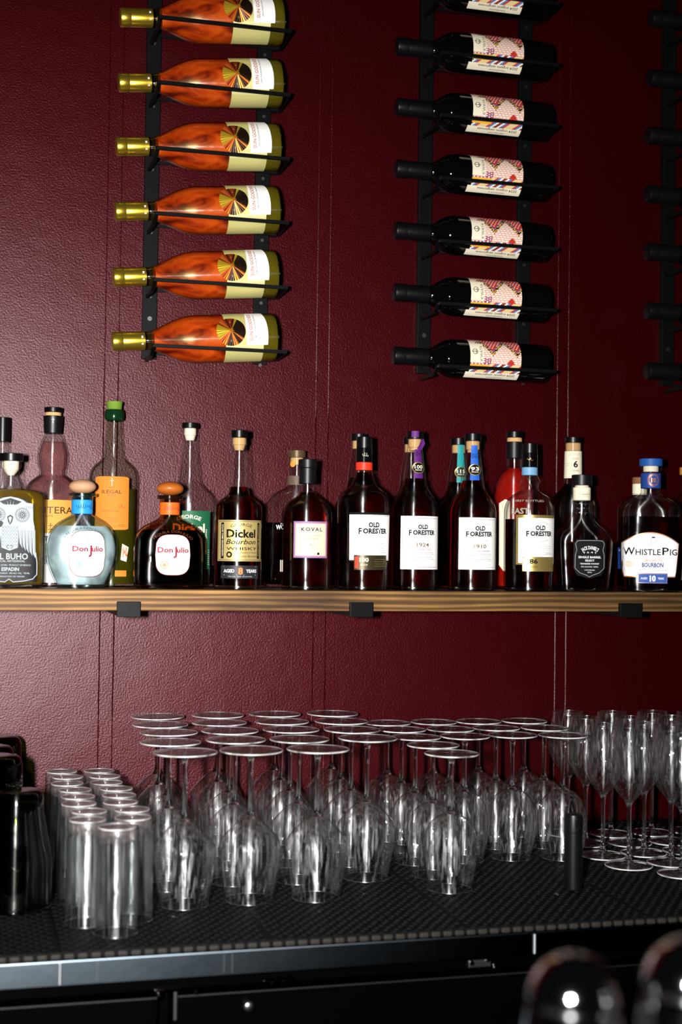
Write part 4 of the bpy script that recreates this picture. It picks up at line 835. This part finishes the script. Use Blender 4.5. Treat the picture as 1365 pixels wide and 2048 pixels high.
# 21 small back bottle
b = PxBottle('corked_bottle_behind', 'bottle with brown cork and blue side label, behind the arched white label', 1279, BK-.004,
    [(968, 13), (985, 14), (992, 20), (1000, 33), (1010, 42), (1022, 45), (1173, 44)], fill=1036, liquid=M_WHISKY); k = b.k; z = b.z
b.ring('stopper', 955, 968, 15, pm('brown_cork', '7d5638', .7)); b.ring('neck_label', 968, 990, 14.6, M_CREAM); s = Sheet(b.W(b.ang(1243, 45), 45*k)); s.rect(-12*k, 14*k, z(1138), z(1095), pm('blue_label', '1c4187', .5), .0006, 10); s.text('RT', -2*k, z(1101), 4*k, M_WINK, .001, w=7*k); s.build('blue_label', b.root)
# 22 whistlepig
b = PxBottle('blue_topped_bourbon_bottle', 'stout bourbon bottle with blue stopper, arched white label and blue tag', 1301, FR-.020,
    turn=0.17, prof=[(933, 20.5), (938, 22.4), (942, 20.5), (946, 18.6), (985, 19.2), (991, 24, .96), (998, 38, .86, 2.2), (1006, 50, .76, 2.5), (1018, 57, .70, 3), (1032, 59, .68, 3.2), (1100, 59, .68, 3.4), (1168, 56, .68, 3.4), (1181, 55, .68, 3.4)], fill=1034, liquid=M_WHISKY); k = b.k; z = b.z
b.ring('stopper', 918, 932.5, 23, pm('blue_stopper', '1c4f96', .5)); b.ring('cork', 932.5, 944, 15, M_WHITECORK); b.ring('neck_label', 947, 977, 20, pm('royal_blue_label', '213f86', .5))
s = Sheet(b.W(.12, 20*k)); cp = pm('copper_foil', 'c98258', .35, .5)
for r_ in (12, 9.5): s.line([(r_*k*cos(t*.3), z(961)+r_*k*sin(t*.3)) for t in range(21)], 1.0*k, cp, .0014, True)
s.text('10', 0, z(961), 9*k, cp, .0014, bold=.04); s.build('neck_emblem', b.root)
s, hwl, z0, z1 = b.label(1244.5, 1358.5, 1065, 1154, flat=True)
hi_ = lambda u: z(1087)+(22*k)*(1-(u/hwl)**2)
def lo_(u): a = abs(u/hwl); return z0 if a < .885 else z0+(a-.885)/.115*(z(1088)-z0)
s.area(-hwl, hwl, lo_, hi_, cp, .0007, 60); s.area(-hwl*.985, hwl*.985, lambda u: lo_(u/.985)+2*k, lambda u: hi_(u)-2.2*k, pm('cool_white_paper', 'e9e9ea', .5), .0010, 60); lab = s.build('label', b.root)
s, *_ = b.label(1244.5, 1358.5, 1065, 1154, flat=True); s.text('W', -42*k, z(1102), 15*k, M_INK, .0026, w=22*k, bold=.012); s.text('HISTLE', -5*k, z(1104), 12*k, M_INK, .0016, w=49*k, bold=.012); s.text('P', 29*k, z(1102), 15*k, M_INK, .0018, w=13*k, bold=.012); s.text('IG', 45*k, z(1104), 12*k, M_INK, .0024, w=15*k, bold=.012)
s.line([((5+5*cos(t*.4))*k, z(1080)+5.5*k*sin(t*.4)) for t in range(16)], .5*k, M_INK, .0014, True); s.rect(2*k, 8*k, z(1076.5), z(1074), M_INK, .0014); s.line([(-15*k, z(1092)), (25*k, z(1092))], .5*k, M_GREYINK, .0014); s.line([(-10*k, z(1089)), (18*k, z(1089))], .5*k, M_GREYINK, .0014)
s.text('SMALL BATCH', 4*k, z(1120.5), 4.2*k, cp, .0014, w=34*k, bold=.02); s.text('BOURBON', 4*k, z(1129.5), 8.6*k, pm('navy_text', '1f3a78', .5), .0014, w=42*k, bold=.03)
lines(s, -26*k, 36*k, z(1139.5), 1, 3*k, M_GREYINK, .7*k, .0014); lines(s, -30*k, 30*k, z(1115), 1, 3*k, M_GREYINK, .4*k, .0014); s.disc(-41*k, z(1128), 7*k, pm('pale_copper', 'e6c9b4'), .0014); s.build('lettering', lab)
s, hwl, z0, z1 = b.label(1276.5, 1335, 1146, 1166, flat=True); s.rect(-hwl, hwl, z0, z1, pm('tag_blue', '28509c', .5), .0016, 16); s.frame(-hwl+1*k, hwl-1*k, z0+1*k, z1-1*k, .6*k, cp, .0018); s.text('AGED', -17*k, z(1156), 4*k, M_WINK, .002, w=13*k, bold=.02); s.text('10', 0, z(1156), 11*k, M_WINK, .002, w=12*k, bold=.05); s.text('YEARS', 16*k, z(1156), 4*k, M_WINK, .002, w=12*k, bold=.02); s.build('age_tag', b.root)
# 23 right edge
b = PxBottle('orange_cork_bottle', 'dark bottle with orange cork top, cut off by the right edge of the photo', 1378, BK-.01, [(951, 15), (985, 17), (1000, 30), (1014, 40), (1030, 42), (1173, 42)], fill=1005, liquid=M_WHISKY); k = b.k; z = b.z
b.ring('stopper', 935, 950, 19, pm('orange_cork', 'c9853a', .6)); b.ring('lip', 950, 956, 17.5, thin('aqua_glass')); s = Sheet(b.W(-.35, 42*k)); s.rect(-14*k, 10*k, z(1160), z(1130), M_CREAM, .0006); s.build('label', b.root)

# ================================================================ COUNTER
CT = .95
M_JOINT = pm('bright_steel_bead', 'd5dade', .42, 1)
ct = empty('bar_counter', (.7, -.36, 0)); tag(ct, 'stainless back-bar counter top with grey steel front edge', 'counter')
def cpar(o): o.matrix_parent_inverse = Matrix.Translation(-Vector(ct.location)); return o
cpar(box('worktop', -.7, 2.3, -.722, -.001, .908, .9405, M_STEEL, ct, .0015))
for x in (.1385, .794): 
    js = turned('joint_strip', [(0, .9105), (.0020, .9110), (.0020, .9380), (0, .9385)], M_JOINT, ct, 16); js.location = (x, -.7222, 0); cpar(js)
for x in (.186, .352, .363): cpar(box('scratch_line', x-.0005, x+.0005, -.7228, -.7221, .912, .937, pm('scratched_steel', '9aa0a4', .3, 1), ct))
mat = empty('bar_mat', (.7, -.36, .9405)); tag(mat, 'black rubber honeycomb bar mat under all the glasses', 'mat')
def mpar(o, ref=mat): o.matrix_parent_inverse = Matrix.Translation(-Vector(ref.location)); return o
xs = [-.42, -.14, .14, .42, .70, .98, 1.26, 1.54]
V, F = [], []
for a, b_ in zip(xs, xs[1:]):
    for (y0, y1) in ((-.712, -.362), (-.360, -.012)):
        mpar(box('mat_tile', a+.0006, b_-.0006, y0, y1, .9407, .9474, M_RUBBER, mat, .0006))
dx, dy = .0165, .0115; ny = int(.69/dy); nx = int(1.35/dx)
for j in range(ny):
    for i in range(nx):
        x = .0+dx*(i+.5*(j % 2)); y = -.706+dy*j; a = len(V)
        if min(abs(x-q) for q in xs) < .006: continue
        hx, hy, h = .0058, .0026, .0017
        x += random.uniform(-.0012, .0012); V += [(x-hx, y, .9473), (x, y-hy, .9473), (x+hx, y, .9473), (x, y+hy, .9473), (x-hx*.8, y, .9473+h), (x, y-hy*.6, .9473+h), (x+hx*.8, y, .9473+h), (x, y+hy*.6, .9473+h)]
        F += [(a, a+1, a+5, a+4), (a+1, a+2, a+6, a+5), (a+2, a+3, a+7, a+6), (a+3, a, a+4, a+7), (a+4, a+5, a+6, a+7)]
q = mpar(mesh('mat_nubs', V, F, [M_RUBBER], mat)); q['kind'] = 'stuff'
tooth = None
for i in range(66):
    x = .03+.0172*i
    if tooth is None:
        tooth = box('edge_loop', -.0066, .0066, -.0035, .0035, 0, .0075, M_RUBBER2, mat, .0025); c = tooth
    else: c = tooth.copy(); COL.objects.link(c)
    c.location = (x-.7, -.7165+.36, .0004)
mpar(box('edge_rail', -.4, 1.54, -.7130, -.7118, .9407, .9497, M_RUBBER, mat))
n_d = -1
for (px, py, r_) in [(347, 1834, .0025), (728, 1788, .002), (1113, 1790, .0045), (830, 1818, .0015), (1155, 1776, .003), (640, 1824, .0015)]:
    p = onZ(px, py, .950); n_d = n_d+1; d = turned('water_drop', [(0, 0), (r_, 0), (r_*.9, r_*.25), (r_*.5, r_*.42), (0, r_*.5)], M_STEM, None, 12, z0=0); d.location = (p.x, p.y, .9502)
    tag(d, 'water drop on the black mat ' + ['in front of the leftmost wide wine glass', 'beside the rubber seam left of the foremost egg-shaped glass', 'just left of the black cylinder, largest drop', 'below the foremost egg-shaped glass', 'close against the base of the black cylinder', 'in front of the third wide wine glass'][n_d], 'drop', 'water drops on the mat')
# under-counter cooler
cl = empty('back_bar_cooler', (.7, -.36, 0)); tag(cl, 'black under-counter bar cooler with doors below the steel edge', 'cooler')
def lpar(o): return mpar(o, cl)
lpar(box('cabinet_body', -.6, 2.2, -.655, -.01, .02, .9075, M_DARK, cl))
lpar(box('top_rail', -.6, 2.2, -.690, -.655, .886, .9075, M_DARK, cl))
edges = [(-.45, .268), (.288, .975), (.985, 1.7)]
for a, b_ in edges:
    d = lpar(box('door', a, b_, -.700, -.657, .08, .880, M_DARK, cl, .002)); 
    h = box('door_edge', a+.001, b_-.001, -.7012, -.6995, .8775, .8795, pm('dull_edge_metal', '55595b', .35, 1), d); 
def plate(nm, x0, x1, z0, z1, y0=-.712, y1=-.702, m=None): return lpar(box(nm, x0, x1, y0, y1, z0, z1, m or M_CHROME, cl, .001))
plate('hinge_plate', .262, .297, .888, .893); plate('hinge_post', .288, .2925, .850, .892, -.7105, -.703, M_SCREW)
plate('hinge_plate', .700, .733, .8935, .9035, m=M_SCREW); plate('hinge_plate', .735, .765, .8955, .8985); plate('hinge_plate', .826, .868, .9005, .9030)
for (x, z_) in [(.268, .884), (.7045, .900), (.728, .9035), (.739, .892), (.829, .9015), (.859, .9035), (.42, .892), (.435, .893), (.318, .886)]:
    s_ = turned('rivet', [(0, -.004), (.0024, -.0032), (.0034, -.001), (.0036, .002), (0, .002)], M_CHROME, cl, 14); s_.matrix_parent_inverse = Matrix.Translation(-Vector(cl.location)); s_.location = (x, -.7125, z_); s_.rotation_euler = (-pi/2, 0, 0)
plate('catch', .408, .450, .8925, .8955)
kx = onY(497, 2012, -.705); l_ = turned('door_lock', [(0, -.006), (.0045, -.006), (.0065, -.0045), (.0075, 0), (.0075, .004), (0, .004)], M_SCREW, cl, 20); l_.matrix_parent_inverse = Matrix.Translation(-Vector(cl.location)); l_.location = kx; l_.rotation_euler = (-pi/2, 0, 0)

# ================================================================ GLASSWARE
GZ = .9502
def bowl_part(prof, parent, name='bowl', m=M_STEMW, rimr=None, seg=36):
    V, F = lathe(prof, seg); o = mesh(name, V, F, [m], parent, smooth=True); fixn(o)
    return o
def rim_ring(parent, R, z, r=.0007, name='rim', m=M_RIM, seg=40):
    V, F = [], []
    for i in range(seg):
        t = 2*pi*i/seg
        for k_ in range(6):
            p = 2*pi*k_/6; V.append(((R+r*cos(p))*cos(t), (R+r*cos(p))*sin(t), z+r*1.1*sin(p)))
    for i in range(seg):
        for k_ in range(6): F.append((i*6+k_, ((i+1) % seg)*6+k_, ((i+1) % seg)*6+(k_+1) % 6, i*6+(k_+1) % 6))
    o = mesh(name, V, F, [m], parent, smooth=True); fixn(o); return o
def dn(prof, sub=4): return [(a, z) for z, a, _, _ in dense([(z, r, r, 2) for r, z in prof], sub)]
def stem_glass(name, H, footR, stemL, bowlprof, inverted=True, bm_=None):
    """upright coordinates (foot at 0); flipped when inverted"""
    root = empty(name); fl_ = (lambda P: [(r, H-z) for r, z in P]) if inverted else (lambda P: P)
    foot = [(0, .0012), (footR*.6, .0006), (footR-.0006, 0), (footR, .0009), (footR-.0006, .0020), (footR*.5, .0036), (.0085, .0065), (.0055, .0105)]
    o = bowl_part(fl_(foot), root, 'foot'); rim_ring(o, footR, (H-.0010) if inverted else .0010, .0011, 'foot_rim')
    st = dn([(.0055, .0100), (.0042, .018), (.0035, .035), (.0034, stemL-.022), (.0042, stemL-.008), (.0068, stemL), (.0090, stemL+.0035)], 3)
    st = [(0, .0095)]+st+[(.004, stemL+.0042), (0, stemL+.0044)]
    bowl_part(fl_(st), root, 'stem', M_STEM, seg=20)
    bp = dn(bowlprof, 5); b = bowl_part(fl_([(.0085, stemL+.003)]+[q for q in bp if q[0] > .009]), root, m=bm_ or M_STEMW)
    rim_ring(b, bowlprof[-1][0], (H-bowlprof[-1][1]) if inverted else bowlprof[-1][1], .0005, m=M_BRIM)
    return root
def relax(P, d, R):
    """nudge neighbours apart so that no two feet share space"""
    P = [list(p) for p in P]
    for _ in range(400):
        for i in range(len(P)):
            for j in range(i):
                vx, vy = P[i][0]-P[j][0], P[i][1]-P[j][1]; q = sqrt(vx*vx+vy*vy)
                if q < d:
                    e = (d-q)/2/q*.6; P[i][0] += vx*e; P[i][1] += vy*e; P[j][0] -= vx*e; P[j][1] -= vy*e
        for p in P: p[1] = min(p[1], -R-.002)
    return [tuple(p) for p in P]
def place(proto, first, x, y, label, cat, group, tilt=0, rz=None, z=GZ):
    o = proto if first else copy_tree(proto)
    o.location = (x, y, z); o.rotation_euler = (random.uniform(-tilt, tilt), random.uniform(-tilt, tilt), random.uniform(0, 6.28) if rz is None else rz)
    tag(o, label, cat, group); return o
ORD = ['nearest', 'second', 'third', 'fourth', 'farthest']
# angular bowls (left block)
W1 = stem_glass('wine_glass', .2228, .0468, .098, [(.009, .1005), (.018, .106), (.034, .1215), (.0440, .1345), (.0466, .1430), (.0462, .152), (.0430, .180), (.0385, .207), (.0362, .2224)])
colA = [[(.352, -.055), (.339, -.170), (.339, -.276), (.324, -.392), (.332, -.504)], [(.459, -.050), (.444, -.160), (.441, -.268), (.430, -.379), (.431, -.496)],
        [(.565, -.050), (.554, -.162), (.544, -.271), (.531, -.388), (.532, -.502)], [(.671, -.056), (.658, -.170), (.645, -.286), (.641, -.394)]]
first = True
_n = iter(relax([p for c_ in colA for p in c_], .0965, .048)); colA = [[next(_n) for _ in c_] for c_ in colA]
rowname = ['against the wall', 'second from the wall', 'third from the wall', 'fourth from the wall', 'at the front']
colname = ['leftmost column of wide wine glasses', 'second column of wide wine glasses', 'third column of wide wine glasses', 'fourth column of wide wine glasses']
for ci, c_ in enumerate(colA):
    for ri, (x, y) in enumerate(c_):
        place(W1, first, x, y, 'upside-down wide-footed wine glass, %s in the %s' % (rowname[ri] if not (ci == 3 and ri == 3) else 'at the front', colname[ci]), 'wine glass', 'wide wine glasses upside down on the mat', .006); first = False
W2 = stem_glass('white_wine_glass', .2098, .0418, .090, [(.009, .0925), (.020, .0975), (.0330, .1100), (.0405, .1280), (.0428, .1440), (.0420, .1620), (.0385, .186), (.0342, .2094)])
grid2 = [[(.767, -.107), (.765, -.201), (.759, -.301), (.752, -.399)], [(.851, -.105), (.847, -.207), (.845, -.302), (.748, -.495)], [(.938, -.110), (.935, -.207), (.926, -.302)], [(1.026, -.116), (1.022, -.218), (1.008, -.318)]]
_f = relax([p for c_ in grid2 for p in c_], .0874, .0430); _n = iter(_f); grid2 = [[next(_n) for _ in c_] for c_ in grid2]
rn2 = ['against the wall', 'second from the wall', 'third from the wall', 'fourth from the wall']; first = True
for ci, c_ in enumerate(grid2):
    for ri, (x, y) in enumerate(c_):
        lb = 'upside-down egg-shaped wine glass, %s, %s column left of the upright glasses' % (rn2[ri], ['fourth', 'third', 'second', 'first'][ci])
        if (ci, ri) == (1, 3): lb = 'foremost egg-shaped upside-down wine glass, alone in front of its block'
        place(W2, first, x, y, lb, 'wine glass', 'egg-shaped wine glasses upside down on the mat', .005); first = False
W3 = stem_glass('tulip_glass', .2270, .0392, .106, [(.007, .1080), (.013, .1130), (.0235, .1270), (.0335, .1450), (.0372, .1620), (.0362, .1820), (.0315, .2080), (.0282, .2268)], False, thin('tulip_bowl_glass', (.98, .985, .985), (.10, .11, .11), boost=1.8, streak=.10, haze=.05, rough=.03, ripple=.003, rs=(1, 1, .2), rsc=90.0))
tul = [(1.105, -.135), (1.181, -.150), (1.263, -.158), (1.342, -.158), (1.100, -.222), (1.181, -.233), (1.258, -.236), (1.338, -.236), (1.087, -.322), (1.168, -.319), (1.245, -.315), (1.322, -.318), (1.089, -.402), (1.173, -.396), (1.256, -.400), (1.153, -.478), (1.236, -.480)]
tul = relax([(p[0]+(.013 if p[0] < 1.12 else .003), p[1]) for p in tul if p != (1.236, -.480)], .0812, .040)
tl = ['against the wall, first from the left', 'against the wall, second from the left', 'against the wall, third from the left', 'against the wall, fourth from the left', 'in the second row, first from the left', 'in the second row, second from the left', 'in the second row, third from the left', 'in the second row, fourth from the left',
      'in the third row, leftmost, right behind the black cylinder', 'in the third row, second from the left', 'in the third row, third from the left', 'in the third row, fourth from the left', 'foremost on the left, its whole foot in view', 'in the fourth row, second from the left', 'in the fourth row, third from the left', 'nearest, foot cut by the right edge']
first = True
for (x, y), l_ in zip(tul, tl):
    place(W3, first, x, y, 'upright tulip-shaped stem glass, ' + l_, 'glass', 'upright tulip glasses at the right', .003); first = False
# tumblers, upside down
def tumbler():
    root = empty('highball_glass'); H = .144
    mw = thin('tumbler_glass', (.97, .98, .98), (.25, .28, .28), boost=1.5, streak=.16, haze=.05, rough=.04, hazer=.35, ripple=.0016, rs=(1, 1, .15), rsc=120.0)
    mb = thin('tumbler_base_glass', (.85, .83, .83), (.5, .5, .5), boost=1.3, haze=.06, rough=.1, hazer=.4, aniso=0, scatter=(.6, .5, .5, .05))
    o = bowl_part([(.0305, 0), (.0308, .002), (.0300, .05), (.0288, .110), (.0280, H-.012)], root, 'body', mw); rim_ring(o, .0306, .0012, .0007, m=M_BRIM)
    bowl_part([(.0268, H-.018), (.0280, H-.012), (.0283, H-.004), (.0275, H-.001), (.0255, H), (.0235, H-.001), (0, H-.0012)], root, 'base', mb); rim_ring(root, .0262, H-.0008, .0010, 'base_rim')
    bowl_part([(.0290, .001), (.0285, .05), (.0272, .110), (.0262, H-.022), (.018, H-.019), (0, H-.018)], root, 'inner_wall', mw)
    return root
T = tumbler(); T.scale = (.955, .955, 1); tum = [(.178, -.145), (.185, -.206), (.178, -.270), (.185, -.333), (.185, -.394), (.182, -.455), (.190, -.518), (.183, -.581), (.240, -.149), (.243, -.210), (.240, -.271), (.250, -.332), (.247, -.393), (.243, -.454), (.252, -.515), (.247, -.576), (.218, -.640)]
tum = relax(tum, .0612, .0315)
first = True
for i, (x, y) in enumerate(tum):
    c_ = 'left' if i < 8 else 'right'; r_ = i if i < 8 else i-8
    od = ['against the wall', 'second from the wall', 'third from the wall', 'fourth from the wall', 'fifth from the wall', 'sixth from the wall', 'seventh from the wall', 'eighth from the wall'][r_] if i < 16 else ''
    lb = 'upside-down highball glass in the %s column of the tumbler block, %s' % (c_, od) if i < 16 else 'foremost upside-down highball glass, standing in front of both tumbler columns'
    place(T, first, x, y, lb, 'tumbler', 'highball glasses upside down at the left', .004); first = False
# green glass vessels
def greenv(H, R0, R1):
    root = empty('green_glass_carafe'); g = thin('dark_green_glass_wall', (.16, .26, .05), (.004, .010, .002), boost=1.3, haze=.02, rough=.03, ripple=.0015)
    P = [(R0, 0), (R0, .004), (R0*.99, H*.4), (R1*1.02, H*.8), (R1, H*.93), (R1*.93, H*.975), (R1*.8, H*.995), (R1*.5, H), (0, H-.001)]
    o = bowl_part([P[0]]+P[1:], root, 'body', g); bowl_part([(r*.92, z*.97+.002) for r, z in P[:4]]+[(R1*.85, H*.88), (0, H*.86)], root, 'inner_wall', g); rim_ring(root, R0, .0015, .0015, m=g); return root
gv = greenv(.205, .046, .043)
for i, (x, y, l_) in enumerate([(.068, -.140, 'tallest at the left edge, standing against the wall'), (.052, -.255, 'second from the wall at the left edge'), (.060, -.360, 'third from the wall at the left edge'), ]):
    place(gv, i == 0, x, y, 'dark green glass carafe turned upside down, ' + l_, 'carafe', 'dark green carafes at the left edge', .0)
g2 = greenv(.168, .052, .038); place(g2, True, .092, -.462, 'shorter dark green glass carafe, foremost at the left edge with a lime glint', 'carafe', 'dark green carafes at the left edge', 0)
# black cylinder
bc = empty('black_cylinder_opener', (.9375, -.534, GZ)); tag(bc, 'slim matte black cylinder, likely an electric opener, standing on the bar mat', 'opener')
turned('body', [(0, 0), (.0128, 0), (.0138, .001), (.0140, .004), (.0140, .088), (.0136, .0885), (.0136, .0895), (.0140, .090), (.0140, .112), (.0132, .1155), (.010, .1165), (0, .1165)], pm('matte_black_aluminium', '07080a', .38, 0, .25), bc)
box('top_switch', -.004, .004, -.0150, -.0120, .098, .108, M_BLACKP, bc, .001)

# ================================================================ FOREGROUND (out of focus)
fb = box('front_bar', -.9, 2.4, -2.30, -1.52, .94, .985, pm('dark_bar_top', '141211', .3)); tag(fb, 'dark bar top below the view that carries the two steel shakers', 'bar')
q = box('bar_front', -.9, 2.4, -2.25, -1.57, 0.0, .94, M_DARK, None); q.parent = fb; q['label'] = 'dark panelled base'
def shaker(label, px, pytop, t, R):
    p = CAM + ray(px, pytop)*t; base = .9852; H = p.z-base
    r = empty('cocktail_shaker', (p.x, p.y, base)); tag(r, label, 'shaker', 'blurred steel shakers in the foreground')
    turned('tin', [(0, 0), (R*.72, 0), (R*.76, .002), (R*.98, H*.60), (R, H*.62), (R*.985, H*.63), (0, H*.63)], M_CHROME, r)
    turned('strainer_lid', [(0, H*.63), (R*1.0, H*.63), (R*1.01, H*.66), (R*.97, H*.74), (R*.90, H*.80), (R*.86, H*.835), (0, H*.84)], M_CHROME, r)
    c_ = R*.86; turned('cap', [(0, H-c_*1.1), (c_*.98, H-c_*1.1)]+[(c_*cos(a*pi/24), H-c_+c_*sin(a*pi/24)) for a in range(12)]+[(0, H)], M_CHROME, r)
shaker('blurred polished steel shaker in the lower right foreground, left of the two', 1150, 1905, .95, .0365)
shaker('blurred polished steel shaker cut by the right edge of the frame', 1385, 1872, .93, .0375)
